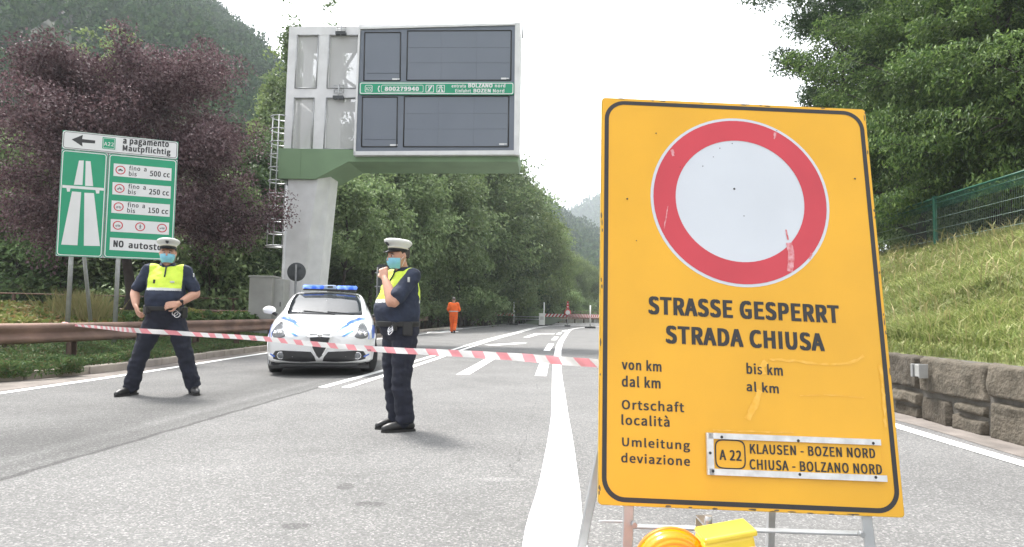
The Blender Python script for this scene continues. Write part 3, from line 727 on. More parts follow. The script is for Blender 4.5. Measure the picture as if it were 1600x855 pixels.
bank_tree(P_L3, 1362, 25, 1.05, 0.3, 'leaning dark tree whose open crown stands against the white sky above the yellow sign')
bank_tree(P_L2, 1300, 36, .82, 1.2, 'low dark spreading tree just above the top right corner of the yellow sign')
bank_tree(P_L1, 1440, 21.5, .92, 2.1, 'bright green feathery tree next to the right edge of the yellow sign')
bank_tree(P_L2, 1500, 25, 1.15, .7, 'tall dark tree behind the bright feathery ones on the right bank')
bank_tree(P_L1, 1565, 19.0, .95, 4.0, 'bright green feathery tree hanging over the fence at the right edge of the picture')
bank_tree(P_L2, 1640, 21, 1.15, 3.0, 'dark tall tree at the far right edge of the picture above the fence')
bank_tree(P_L2, 1400, 33, 1.25, 5.0, 'tall dark tree behind the leaning one on the right bank')
bank_tree(P_L1, 1700, 18, 1.0, 1.0, 'bright feathery tree just outside the right edge, its twigs reaching in')
bank_tree(P_L2, 1580, 31, 1.3, 2.4, 'tallest dark tree at the back of the right bank')
for i, (px, Y, s) in enumerate([(1385,29,1.0),(1425,26.5,1.0),(1470,24,.9),(1515,21.5,.95),(1560,20.0,.9),(1610,18.6,1.0),(1660,17.6,1.0),(1440,27,1.3),(1540,23,1.4),(1600,21,1.4)]):
    bank_tree([P_B1, P_B2][i % 2], px, Y, s, i*1.3, 'dark leafy bush just behind the green mesh fence', None, 'bushes behind the fence', 'bush', 'bush')

# hillside woods
def canopy(name, rows, n, R, nleaf, leafL, seed, label):
    r = np.random.default_rng(seed); G = np.array([row[:-1] for row in rows]); A, Bn = G.shape[:2]
    u = r.uniform(0, A-1.001, n); v = r.uniform(1, Bn-1.001, n); i = u.astype(int); j = v.astype(int); fu = (u-i)[:, None]; fv = (v-j)[:, None]
    c = (G[i, j]*(1-fu)*(1-fv)+G[i+1, j]*fu*(1-fv)+G[i, j+1]*(1-fu)*fv+G[i+1, j+1]*fu*fv)
    R_ = R*r.uniform(.6, 1.35, n)[:, None]
    d = r.normal(size=(n, nleaf, 3)); d /= np.linalg.norm(d, axis=2)[..., None]; d *= r.uniform(.75, 1.05, (n, nleaf, 1)); d[..., 2] = d[..., 2]*1.25+.55
    pos = (c[:, None]+d*R_[:, None]).reshape(-1, 3)
    V, F = leaves_np(r, pos, leafL, leafL*.7, outward=d.reshape(-1, 3)*1.2, up=.3)
    return tag(link(name, np_mesh(name, V, F, L_HILL)), label, None, None, 'stuff')
canopy('hillside_forest', hill_a, 4200, 3.3, 90, 1.1, 41, 'hazy green forest covering the steep hill on the left')
canopy('hillside_forest', hill_b, 1500, 5.0, 60, 1.8, 42, 'bluish forest on the middle hill beyond the road')
canopy('hillside_forest', hill_c, 1500, 9.0, 36, 5.0, 43, 'pale blue forest on the farthest mountain')

# ground cover, vine bed, grass
def verge_pos(r, n, y0, y1, d0, d1):
    y = r.uniform(y0, y1, n); d = r.uniform(d0, d1, n); f = np.interp(y, [24, 31], [1, .15])
    x = np.array([xL(a) for a in y])-d; z = np.interp(d, [0, .2, 1.0, 2.2, 4.0, 9, 14], [.12, .13, .17, .36, .58, .62, .3])*f
    return x, y, z
r = np.random.default_rng(51)
def clumpy(x, y, s, k): return .5+.5*np.sin(x*s+1.3*np.sin(y*s*.7+k))*np.cos(y*s*.9+k*2+np.sin(x*s*.6))
x, y, z = verge_pos(r, 60000, 5.5, 22, .06, 1.75)
edge = (x+np.array([xL(a) for a in y]))
hgt = .05+.20*clumpy(x, y, 2.1, .4)*np.interp(y, [9, 13, 16, 22], [1, .9, .55, .5])
keep = r.random(len(x)) < np.interp(y, [5, 11, 15, 22], [1, .95, .6, .5])
pos = np.stack([x, y, z+r.uniform(.02, 1, len(x))*hgt], 1)[keep]
V, F = leaves_np(r, pos, .085, .022, up=.1, droop=-.25); tag(link('ground_cover', np_mesh('ground_cover', V, F, L_JUN)), 'feathery green ground cover under the near guard rail', None, None, 'stuff')
# trailing sprays over the kerb near the left edge
x, y, z = verge_pos(r, 9000, 8.2, 10.4, -.12, .35); c = clumpy(x, y, 4.0, 2.0); k = c > .45
pos = np.stack([x, y, .05+np.clip(z, 0, .2)*.6+r.uniform(-.06, .16, len(x))], 1)[k]
V, F = leaves_np(r, pos, .09, .02, up=.1, droop=.25); tag(link('ground_cover', np_mesh('ground_cover', V, F, L_JUN)), 'green sprays hanging over the kerb at the left edge', None, None, 'stuff')
x, y, z = verge_pos(r, 52000, 8, 24, 2.0, 6.5)
hgt = .22+.38*clumpy(x, y, 1.1, 3.0); pos = np.stack([x, y, z+r.uniform(.1, 1, len(x))*hgt], 1)
V, F = leaves_np(r, pos, .12, .085, up=.4, droop=.1); tag(link('vine_bed', np_mesh('vine_bed', V, F, L_AUT)), 'yellowing leafy vines filling the bed behind the guard rail', None, None, 'stuff')
# leafy plants and dry grass tufts round the sign posts
def plant(px, Y, z, h, n, L, W, m, label, group=None, blade=False):
    p = at(px, 490, Y); r = np.random.default_rng(int(px*7+Y)); c = np.zeros((n, 3))
    if blade:
        th = r.uniform(0, 2*PI, n); ln = h*r.uniform(.6, 1.1, n); b = r.normal(0, .16, (n, 2)); q = b+np.stack([np.cos(th), np.sin(th)], 1)*(ln*r.uniform(.15, .6, n))[:, None]; w = .007
        V = np.zeros((n, 4, 3)); V[:, 0, :2] = b; V[:, 1, :2] = (b+q)/2+w; V[:, 1, 2] = ln*.6; V[:, 2, :2] = q; V[:, 2, 2] = ln; V[:, 3, :2] = (b+q)/2-w; V[:, 3, 2] = ln*.6
        V = V.reshape(-1, 3); F = np.arange(4*n).reshape(-1, 4)
    else:
        c[:, :2] = r.normal(0, h*.4, (n, 2)); c[:, 2] = r.uniform(.15, 1, n)*h*(1-.3*np.linalg.norm(c[:, :2], axis=1)/h)
        V, F = leaves_np(r, c, L, W, up=.5, droop=.2)
    o = link('ornamental_grass' if blade else 'leafy_plant', np_mesh('plant', V, F, m)); o.location = (p.x, Y, z)
    tag(o, label, 'plant', group)
for px, Y in [(290,17.6),(325,18.6),(355,19.8),(380,20.6),(185,15),(205,15.6),(240,16.5)]:
    plant(px, Y, .5, .5, 260, .17, .13, L_IVY, 'round-leaved bright green plant in the bed behind the guard rail', 'bright green plants in the bed')
for px, Y, h in [(112,15,.95),(135,15.3,.9),(150,14.6,.8)]:
    plant(px, Y, .5, h, 420, 0, 0, L_STRAW, 'tuft of tall pale dry grass beside the sign posts', 'dry grass tufts by the sign posts', True)
# grass blades on the right bank
def blades(n, reg, Lm, seed, m, name, label, lowdens=None):
    r = np.random.default_rng(seed); y = r.uniform(reg[0], reg[1], n); d = r.uniform(.32, reg[2], n); x = np.array([xR(a) for a in y])+d
    z = np.interp(d, [.1, .35, 1.0, 3.5, 6.9, 12, 26, 60], [.63, .66, .85, 1.85, 3.02, 4.1, 8.5, 24])-.03
    cl = clumpy(x, y, 1.6, .7)*.6+clumpy(x, y, 4.5, 2.2)*.4; ln = Lm*(.45+.8*cl)*r.uniform(.6, 1.3, n)*np.where(d < .6, .6, 1)
    th = 2.4*np.sin(x*.9+y*.7)+r.normal(0, 1.7, n); w = np.maximum(.003, .00065*np.hypot(x, y))*r.uniform(.8, 1.4, n)
    dx, dy = np.cos(th), np.sin(th); bend = ln*r.uniform(.25, .9, n)
    B0 = np.stack([x, y, z], 1); mid = B0+np.stack([dx*bend*.35, dy*bend*.35, ln*.62], 1); tip = B0+np.stack([dx*bend, dy*bend, ln*.80], 1); s = np.stack([-dy*w, dx*w, np.zeros(n)], 1)
    V = np.empty((n, 4, 3)); V[:, 0] = B0; V[:, 1] = mid+s; V[:, 2] = tip; V[:, 3] = mid-s
    tag(link(name, np_mesh(name, V.reshape(-1, 3), np.arange(4*n).reshape(-1, 4), m)), label, None, None, 'stuff')
blades(260000, (3.5, 25, 7.6), .30, 61, L_GRASS, 'grass', 'long unmown grass on the bank above the stone wall')
blades(3500, (6, 25, 8.0), .62, 62, L_STRAW, 'dry_grass', 'dry seed stalks standing in the long grass of the bank')

# ================================================================== SIGN GANTRY
M_GWHITE = mat('gantry_white', (.64,.64,.65), .55, var=.09, scale=2.4)
M_GGREEN = mat('gantry_green', (.17,.265,.15), .6, var=.10, scale=1.0)
M_LIGHTGREY = mat('galvanised_steel', (.42,.43,.44), .42, .6, var=.12, scale=12)
M_DARKGREY = mat('dark_grey_metal', (.055,.06,.065), .55, .2, var=.15)
M_SGREEN = mat('sign_green', (.0,.27,.135), .38, var=.06, scale=2)
M_SWHITE = mat('sign_white', (.66,.66,.67), .4, var=.05, scale=2)
M_SBLACK = mat('sign_black', (.025,.025,.027), .5, var=.1)
M_SRED = mat('sign_red', (.50,.03,.045), .4, var=.06)
def screen_mat():
    m, n, l, b = nt('display_louvres')
    tc = n.new('ShaderNodeTexCoord'); w = n.new('ShaderNodeTexWave'); w.wave_type = 'BANDS'; w.bands_direction = 'Z'; w.inputs['Scale'].default_value = 9
    l.new(tc.outputs['Object'], w.inputs['Vector'])
    nz = n.new('ShaderNodeTexNoise'); nz.inputs['Scale'].default_value = .8; l.new(tc.outputs['Object'], nz.inputs['Vector'])
    r = n.new('ShaderNodeValToRGB'); r.color_ramp.elements[0].color = (.125,.145,.185,1); r.color_ramp.elements[1].color = (.16,.18,.22,1)
    l.new(nz.outputs['Fac'], r.inputs['Fac']); l.new(r.outputs['Color'], b.inputs['Base Color']); b.inputs['Roughness'].default_value = .38
    bp = n.new('ShaderNodeBump'); bp.inputs['Strength'].default_value = .25; bp.inputs['Distance'].default_value = .02; l.new(w.outputs['Fac'], bp.inputs['Height']); l.new(bp.outputs['Normal'], b.inputs['Normal'])
    return m
M_SCRLINE = mat('display_seam', (.095,.11,.14), .5); M_SCREEN = screen_mat(); M_SCRFRAME = mat('display_frame', (.13,.15,.19), .45, var=.08, scale=1)
def mesh_panel_mat():
    m, n, l, b = nt('perforated_sheet')
    b.inputs['Base Color'].default_value = (.48,.48,.48,1); b.inputs['Roughness'].default_value = .6
    tr = n.new('ShaderNodeBsdfTransparent'); mx = n.new('ShaderNodeMixShader'); mx.inputs[0].default_value = .80
    l.new(tr.outputs[0], mx.inputs[1]); l.new(b.outputs[0], mx.inputs[2]); l.new(mx.outputs[0], n['Material Output'].inputs['Surface']); return m
M_PERF = mesh_panel_mat()

gy = 22.0; go = at(470, 505, gy); ga = math.radians(-2.5)
G = Frame((go.x, go.y, 0.0), (math.cos(ga), math.sin(ga), 0), (0, 0, 1))
gan = thing('sign_gantry', 'tall white cantilever sign gantry with dark display panels on a green beam', 'sign gantry', m=G.m)
Q = lambda x, y, d=0.0: G.px(x, y, d)
# pillar: tapered, leaning, with a bevelled right facet
uLt, zt = Q(450, 286); uMt = Q(496, 286)[0]; uRt = Q(509, 286)[0]+.0
uLb = Q(442, 470)[0]; uMb = Q(468, 470)[0]; uRb = Q(490, 470)[0]; zb = Q(460, 470)[1]
def ex_(a, b, z): return a+(b-a)*(z-zb)/(zt-zb)
mb = MB(); rows = []
for z in (-.2, zb, zt+.35):
    uL, uM, uR = ex_(uLb, uLt, z), ex_(uMb, uMt, z), ex_(uRb, uRt, z)
    rows.append([(uL, .0, z), (uM, .0, z), (uR, .42, z), (uR, 1.25, z), (uL, 1.25, z), (uL, .0, z)])
mb.grid(rows, 0, False); mb.build('pillar', M_GWHITE, gan)
mb = MB(); uu, z1 = Q(444, 300); mb.tube([(Q(443,470)[0]-.03, -.05, -.1), (Q(443,470)[0]-.03, -.05, zb), (uLt-.02, -.05, zt-.1)], .045, 8); mb.build('drain_pipe', M_GWHITE, gan)
# green beam
mb = MB(); mb.prism([Q(437,233), Q(812,240), Q(809,254), Q(546,254), Q(494,281), Q(437,280)], -.12, 1.75); mb.build('beam', M_GGREEN, gan)
mb = MB(); a = Q(470,233); 
for x in (472, 640): u = Q(x, 250)[0]; mb.box((u, -.123, Q(x, 256 if x < 500 else 247)[1]), (.012, .004, Q(x,235)[1]-Q(x, 280 if x < 500 else 253)[1]-.03))
mb.build('beam_seam', mat('seam_green', (.12,.2,.105), .6), gan)
# white lattice box: front and back frames, mesh panels, braces
def lattice(y, th):
    mb = MB(); P = [Q(452,43), Q(562,42), Q(556,238), Q(443,236)]
    o = MB()
    def quad(a, b, c, d): mb.prism([Q(*a), Q(*b), Q(*c), Q(*d)], y, y+th)
    quad((452,42),(563,41.5),(562.6,54.5),(451.4,55.5)); quad((447.3,138),(560.4,138),(560,153),(446.6,153)); quad((443,232.5),(557,233),(557,238),(443,237))
    quad((451.4,55.5),(466,55.5),(461.2,138),(447.3,138)); quad((498,55.5),(516,55.2),(513,138),(494.5,138))
    quad((446.6,153),(461,153),(457,232.5),(443,232.5)); quad((492,153),(511,153),(508,233),(488.5,233))
    return mb
lattice(0, .16).build('lattice_frame', M_GWHITE, gan); lattice(1.45, .12).build('lattice_frame', M_GWHITE, gan)
for (x0, y0, x1, y1) in [(465,55,498,138),(515,55,562,138),(460,153,491,233),(510,153,558,233)]:
    mb = MB(); A_, B_, C_, D_ = Q(x0,y0), Q(x1,y0), Q(x1-4,y1), Q(x0-4,y1); mb.add([(p[0], .06, p[1]) for p in (A_, B_, C_, D_)], [(0,1,2,3)]); mb.build('mesh_panel', M_PERF, gan)
    mb = MB(); fl = [(.03, A_, B_), (.03, B_, C_), (.03, C_, D_), (.03, D_, A_)]
    for w, p, q in fl: mb.tube([(p[0], -.01, p[1]), (q[0], -.01, q[1])], .022, 4)
    mb.build('panel_rim', M_LIGHTGREY, gan)
for (x0, y0, x1, y1, d) in [(458,60,556,130,.8),(556,60,505,136,.5),(455,150,552,232,.9),(520,60,552,232,.6),(452,232,500,60,1.1)]:
    a, b = Q(x0,y0), Q(x1,y1); mb = MB(); mb.tube([(a[0], d, a[1]), (b[0], d+.2, b[1])], .055, 6); mb.build('brace', M_GWHITE, gan)
mb = MB(); mb.box(((Q(452,43)[0]+Q(562,43)[0])/2, .8, Q(500,44)[1]-.05), (Q(562,43)[0]-Q(452,43)[0]-.2, 1.3, .05)); mb.build('box_roof', M_GWHITE, gan)
# display cabinet and dark display
x0, zt_ = Q(558,42); x1 = Q(812,38)[0]; zb_ = Q(700,243)[1]
mb = MB(); mb.box(((x0+x1)/2+.02, .85, (Q(700,36)[1]+zb_)/2), (x1-x0, 1.65, Q(700,36)[1]-zb_), bev=.03); mb.build('display_cabinet', M_GWHITE, gan)
D0, D1 = -.02, -.30
TL, TR, BR, BL = Q(564,47,D1), Q(806,40,D1), Q(803,237,D1), Q(555.5,240,D1)
mb = MB(); mb.prism([BL, BR, TR, TL], D0, D1); mb.build('display_frame', M_SCRFRAME, gan)
mb = MB()
mb.prism([Q(553,237,D1), Q(804,235.5,D1), Q(804,242,D1), Q(553,243,D1)], D0, D1-.05)
mb.prism([Q(560.5,46,D1), Q(563.5,46,D1), Q(555.8,242,D1), Q(552.8,242,D1)], D0, D1-.05)
mb.prism([Q(805,37,D1), Q(813,36,D1), Q(811,243,D1), Q(803,242,D1)], D0, D1-.05)
mb.prism([Q(561,43.5,D1), Q(807,37,D1), Q(807,40,D1), Q(561,46.5,D1)], D0, D1-.05); mb.build('display_trim', M_GWHITE, gan)
for (x0, y0, x1, y1) in [(570,51,626,126),(637,48.5,799,125.5),(566.5,152,621,229.5),(632,151,795,229.5)]:
    mb = MB(); p = [Q(x0-(y1-y0)*.02,y1,D1), Q(x1-(y1-y0)*.012,y1,D1), Q(x1,y0-(.6 if x1>700 else 0),D1), Q(x0,y0,D1)]
    mb.add([(a, D1-.004, b) for a, b in p], [(0,1,2,3)], 0)
    for i in range(4): mb.tube([(p[i][0], D1-.006, p[i][1]), (p[(i+1)%4][0], D1-.006, p[(i+1)%4][1])], .022, 4, 1)
    if x1 > 700:
        for fr in (.35, .66): a_ = [p[0][k]+(p[3][k]-p[0][k])*fr for k in (0, 1)]; b_ = [p[1][k]+(p[2][k]-p[1][k])*fr for k in (0, 1)]; mb.tube([(a_[0]+.04, D1-.003, a_[1]), (b_[0]-.04, D1-.003, b_[1])], .005, 4, 2)
        for fr in (.33, .67): a_ = [p[0][k]+(p[1][k]-p[0][k])*fr for k in (0, 1)]; b_ = [p[3][k]+(p[2][k]-p[3][k])*fr for k in (0, 1)]; mb.tube([(a_[0], D1-.003, a_[1]+.04), (b_[0], D1-.003, b_[1]-.04)], .004, 4, 2)
    else:
        mb.tube([(p[0][0]+.1, D1-.003, p[0][1]+.25), (p[1][0]-.05, D1-.003, p[0][1]+.25)], .012, 4, 2)
    mb.build('display_module', [M_SCREEN, M_SBLACK, M_SCRLINE], gan)
mb = MB()
for (x, y) in [(617,124),(787,123),(613.5,227),(784,225.5)]:
    u, z = Q(x, y, D1); mb.box((u, D1-.012, z), (.17,.008,.055)); mb.box((u+.13, D1-.012, z+.005), (.08,.008,.035))
mb.build('maker_plate', M_SWHITE, gan)
# green name strip
d = D1-.07; mb = MB(); A_, B_, C_, E_ = Q(561,149,d), Q(803,147,d), Q(803,127,d), Q(561,130,d)
xa, xb, za, zbb = A_[0], B_[0], (A_[1]+B_[1])/2, (C_[1]+E_[1])/2
mb.prism(rrect(xa, za, xb, zbb, .07), d, d+.06, 0); ring_band(mb, rrect(xa+.02, za+.02, xb-.02, zbb-.02, .06), rrect(xa+.05, za+.05, xb-.05, zbb-.05, .04), d-.003, 1)
W_, H_ = xb-xa, zbb-za; y_ = d-.004
ux = lambda c: xa+(c-121)/(1497-121)*W_          # strip measured in the enlarged crop
uz = lambda c: za+(215-c)/(215-105)*H_
ring_band(mb, rrect(ux(172), uz(196), ux(240), uz(132), .05), rrect(ux(177), uz(192), ux(235), uz(136), .04), y_, 1)
text(mb, 'A22', ux(181), uz(180), ux(232)-ux(181), .12, y_, .02, 1)
ring_band(mb, rrect(ux(318), uz(196), ux(695), uz(130), .05), rrect(ux(322), uz(192), ux(691), uz(134), .04), y_, 1)
mb.prism([(ux(287),uz(165)), (ux(293),uz(142)), (ux(304),uz(137)), (ux(306),uz(146)), (ux(298),uz(152)), (ux(296),uz(165)), (ux(298),uz(178)), (ux(306),uz(184)), (ux(304),uz(193)), (ux(293),uz(188))], y_, y_+.002, 1)
text(mb, '800279940', ux(350), uz(183), ux(655)-ux(350), uz(146)-uz(183), y_, .08, 1)
for c0, c1 in ((715,788),(812,885)):
    ring_band(mb, rrect(ux(c0), uz(196), ux(c1), uz(130), .02), rrect(ux(c0)+.02, uz(196)+.02, ux(c1)-.02, uz(130)-.02, .015), y_, 1)
flat(mb, [(ux(730),uz(188)), (ux(748),uz(186)), (ux(756),uz(172)), (ux(768),uz(150)), (ux(776),uz(140)), (ux(764),uz(137)), (ux(752),uz(152)), (ux(745),uz(160)), (ux(740),uz(172))], y_, 1)
flat(mb, [(ux(735),uz(160)), (ux(745),uz(150)), (ux(752),uz(146)), (ux(742),uz(140))], y_, 1)
for q in ([(822,190),(840,190),(846,160),(843,160)], [(856,190),(876,190),(856,160),(852,160)], [(826,158),(872,158),(872,152),(826,152)], [(838,150),(846,150),(847,136),(842,136)], [(852,150),(860,150),(856,136),(851,136)]): flat(mb, [(ux(a), uz(b)) for a, b in q], y_, 1)
text(mb, 'entrata', ux(945), uz(152), ux(1072)-ux(945), uz(122)-uz(150), y_, .045, 1)
text(mb, 'BOLZANO', ux(1092), uz(152), ux(1308)-ux(1092), uz(117)-uz(152), y_, .075, 1)
text(mb, 'nord', ux(1328), uz(150), ux(1420)-ux(1328), uz(120)-uz(150), y_, .045, 1)
text(mb, 'Einfahrt', ux(978), uz(196), ux(1118)-ux(978), uz(166)-uz(196), y_, .045, 1)
text(mb, 'BOZEN', ux(1140), uz(196), ux(1292)-ux(1140), uz(163)-uz(196), y_, .075, 1)
text(mb, 'Nord', ux(1312), uz(196), ux(1412)-ux(1312), uz(165)-uz(196), y_, .045, 1)
mb.build('name_strip', [M_SGREEN, M_SWHITE], gan)
# cable brackets on the lattice
for (x, y0, y1) in [(534,41,57),(530,134,157)]:
    mb = MB(); u, za_ = Q(x, y1); zb2 = Q(x, y0)[1]
    mb.tube([(u, -.12, za_), (u+.02, -.12, zb2)], .025, 6)
    for k in range(5): z = za_+(zb2-za_)*(.25+.17*k); mb.tube([(u-.16, -.12, z), (u+.18, -.12, z)], .014, 4)
    mb.box((u, -.1, za_+.06), (.34,.14,.1), 1); mb.tube([(u-.14,-.1,za_+.2),(u-.14,-.1,zb2)], .012, 4); mb.tube([(u+.16,-.1,za_+.2),(u+.16,-.1,zb2)], .012, 4)
    mb.build('cable_bracket', [M_LIGHTGREY, M_DARKGREY], gan)
mb = MB(); u, z = Q(811, 33, .3); mb.tube([(u-.3, .3, z), (u+.1, .3, z), (u+.12, .3, z-.6)], .03, 6); u2, z2 = Q(636, 40); mb.box((u2, .2, Q(636,39)[1]), (.4,.2,.06)); mb.build('roof_fitting', M_LIGHTGREY, gan)
# caged ladder
ua, ub = Q(437,350)[0], Q(447,350)[0]; zlo, zhi = Q(440,440)[1], Q(440,168)[1]
lm = MB(); 
for u in (ua, ub): lm.tube([(u-.02, .35, 0.3), (u+.1, .35, zhi+.3)], .03, 6)
z = .5
while z < zhi+.2: lm.tube([(ua+.0, .35, z), (ub+.05, .35, z)], .014, 5); z += .28
lm.build('ladder', M_LIGHTGREY, gan)
cg = MB(); z0 = Q(425,384)[1]; uc = Q(429,350)[0]; k = 0; z = z0
def hoop(z, w):
    return [(uc+.36*math.cos(a), .30-.38*math.sin(a), z) for a in [PI*2*i/20 for i in range(21)]]
while z < zhi+.1:
    cg.tube(hoop(z, .03), .022 if k else .035, 5, cap=False); z += .44; k += 1
for a in (PI*.75, PI, PI*1.25, PI*.5, PI*1.5): cg.tube([(uc+.36*math.cos(a), .30-.38*math.sin(a), z0), (uc+.36*math.cos(a)+.05, .30-.38*math.sin(a), z-.44)], .017, 5)
cg.build('ladder_cage', M_LIGHTGREY, gan)

# utility cabinets by the pillar
M_CAB = mat('cabinet_grey', (.36,.355,.34), .8, var=.12, scale=2)
p = at(388, 500, 21.0); q = at(424, 500, 21.0)
cab = thing('utility_cabinet', 'pale grey concrete utility cabinet beside the gantry leg', 'cabinet', loc=((p.x+q.x)/2, 21.35, .25)); w = q.x-p.x; h = at(400, 433, 21).z-.25
mb = MB(); mb.box((0,0,h/2), (w,.8,h), bev=.02); mb.build('housing', M_CAB, cab)
mb = MB(); mb.box((0,0,h+.02), (w+.06,.86,.05), bev=.01); mb.build('lid', M_CAB, cab)
p = at(425, 500, 21.2); q = at(441, 500, 21.2)
cab2 = thing('utility_cabinet', 'narrow grey cabinet squeezed between the concrete cabinet and the gantry leg', 'cabinet', loc=((p.x+q.x)/2, 21.5, .25)); w = q.x-p.x; h = at(430, 436, 21.2).z-.25
mb = MB(); mb.box((0,0,h/2), (w,.6,h), bev=.015); mb.build('housing', mat('cabinet_steel', (.40,.40,.385), .55, var=.08), cab2)
mb = MB(); mb.box((w*.25,-.306,h*.55), (.03,.02,.14)); mb.build('handle', M_DARKGREY, cab2)

# road signs seen from behind
M_POLE = mat('old_steel_pole', (.17,.175,.18), .5, .4, var=.15, scale=9)
def sign_back(name, label, px, py, Y, shape, r, zg=0.0):
    c = at(px, py, Y); t = thing(name, label, 'road sign', loc=(c.x, Y, zg)); z = c.z-zg
    mb = MB(); mb.tube([(0, -.03, 0), (0, -.03, z+r*.8)], .032, 8); mb.build('pole', M_POLE, t)
    mb = MB()
    if shape == 'round': mb.lathe([(0,0),(r,.0),(r+.008,.008),(r,.016),(0,.016)], 32, c=(0,.01,z), axis='Y')
    else: mb.prism(rrect(-.03, z-r*1.3, .62, z+r*1.0, .05), 0, .02)
    mb.build('sign_plate', M_DARKGREY, t)
    mb = MB()
    for dz in (-r*.45, r*.45): mb.box((0 if shape == 'round' else .25, -.008, z+dz), (r*1.1 if shape == 'round' else .7, .02, .035))
    mb.build('clamp', M_LIGHTGREY if shape != 'round' else M_DARKGREY, t)
sign_back('round_sign', 'round road sign seen from its dark back in front of the gantry leg', 463, 425, 19.5, 'round', .27)
sign_back('panel_sign', 'dark back of a rectangular sign on a thin pole behind the stout officer', 590, 437, 24, 'rect', .55)

# ================================================================== MOTORWAY ENTRANCE SIGN
b0, b1 = at(90, 401, 13.0), at(275, 408, 13.8)
S = Frame((b0.x, b0.y, .42), (b1.x-b0.x, b1.y-b0.y, 0), (0, 0, 1))
cr = lambda cx, cy: S.px(60+.2924*cx, 180+.2924*cy)
sg = thing('motorway_sign', 'large green and white motorway entrance sign on galvanised posts behind the guard rail', 'road sign', m=S.m)
def avg_rect(*pts):
    P = [cr(*p) for p in pts]; xs = sorted(p[0] for p in P); zs = sorted(p[1] for p in P)
    return (xs[0]+xs[1])/2, (zs[0]+zs[1])/2, (xs[2]+xs[3])/2, (zs[2]+zs[3])/2
def plate(name, rect, m, border, bm, r=.05):
    mb = MB(); x0, z0, x1, z1 = rect; mb.prism([(x0,z0),(x1,z0),(x1,z1),(x0,z1)], 0, .025, 2 if m is not None else 0)
    mb.prism(rrect(x0+.004, z0+.004, x1-.004, z1-.004, r), -.002, .0, 0)
    ring_band(mb, rrect(x0+border[0], z0+border[0], x1-border[0], z1-border[0], r), rrect(x0+border[1], z0+border[1], x1-border[1], z1-border[1], max(.01, r-border[1]+border[0])), -.0035, 1)
    return mb
wx0, wz0, wx1, wz1 = avg_rect((130,80),(745,143),(747,235),(125,180))
R1 = avg_rect((127,190),(369,211),(345,762),(102,753)); R2 = avg_rect((379,212),(743,243),(720,776),(354,763))
R1 = (wx0, min(R1[1],R2[1]), R1[2], wz0-.012); R2 = (R1[2]+.012, R1[1], wx1, wz0-.012)
yy = -.005
mb = plate('w', (wx0, wz0, wx1, wz1), M_SWHITE, (.02,.03), M_SBLACK)
arw = [cr(178,130), cr(238,106), cr(234,128), cr(304,136), cr(303,152), cr(234,147), cr(236,168)]
flat(mb, arw, yy, 1)
gx0, gz0, gx1, gz1 = avg_rect((343,118),(413,124),(411,184),(341,180)); flat(mb, rrect(gx0, gz0, gx1, gz1, .01), yy, 2)
ring_band(mb, rrect(gx0+.015, gz0+.015, gx1-.015, gz1-.015, .01), rrect(gx0+.022, gz0+.022, gx1-.022, gz1-.022, .01), yy-.001, 0)
text(mb, 'A22', gx0+.03, gz0+.065, gx1-gx0-.06, .075, yy-.001, .02, 0)
def tcr(mb, s, bl, br, tl, bold=.02, mi=1, y=yy-.0015):
    a, b, c = cr(*bl), cr(*br), cr(*tl); sh = (b[1]-a[1])/(b[0]-a[0])
    n0 = len(mb.v); text(mb, s, a[0], a[1], b[0]-a[0], c[1]-a[1], y, bold, mi)
    mb.v[n0:] = [(x, yv, z+sh*(x-a[0])) for x, yv, z in mb.v[n0:]]
tcr(mb, 'a pagamento', (452,152), (697,172), (452,118), .05); tcr(mb, 'Mautpflichtig', (450,190), (706,213), (450,160), .05)
mb.build('direction_panel', [M_SWHITE, M_SBLACK, M_SGREEN], sg)
mb = plate('g', R1, M_SGREEN, (.018,.034), M_SWHITE, .06)
for q in ([(217,243),(243,243),(236,374),(190,372)], [(253,245),(279,247),(293,380),(250,378)], [(180,408),(229,412),(209,696),(122,692)], [(246,415),(297,417),(329,700),(243,698)],
          [(128,373),(350,390),(350,404),(128,388)], [(150,388),(172,390),(168,409),(154,409)], [(305,400),(327,402),(325,419),(309,419)]):
    flat(mb, [cr(*p) for p in q], yy, 1)
mb.build('motorway_panel', [M_SGREEN, M_SWHITE, M_LIGHTGREY], sg)
mb = plate('r', R2, M_SGREEN, (.018,.034), M_SWHITE, .06)
for q in ([(403,258),(712,285),(710,352),(401,325)], [(397,358),(708,381),(706,447),(395,423)], [(392,456),(703,478),(701,544),(390,522)], [(387,555),(699,575),(697,640),(386,622)], [(383,654),(696,672),(694,738),(380,720)]):
    flat(mb, [cr(*p) for p in q], yy, 1)
for (cx, cy) in [(439,294),(434,392),(429,490),(425,589),(544,597),(661,604)]:
    u, z = cr(cx, cy); ring_band(mb, circ(u, z, .090, 28), circ(u, z, .070, 28), yy-.0015, 3)
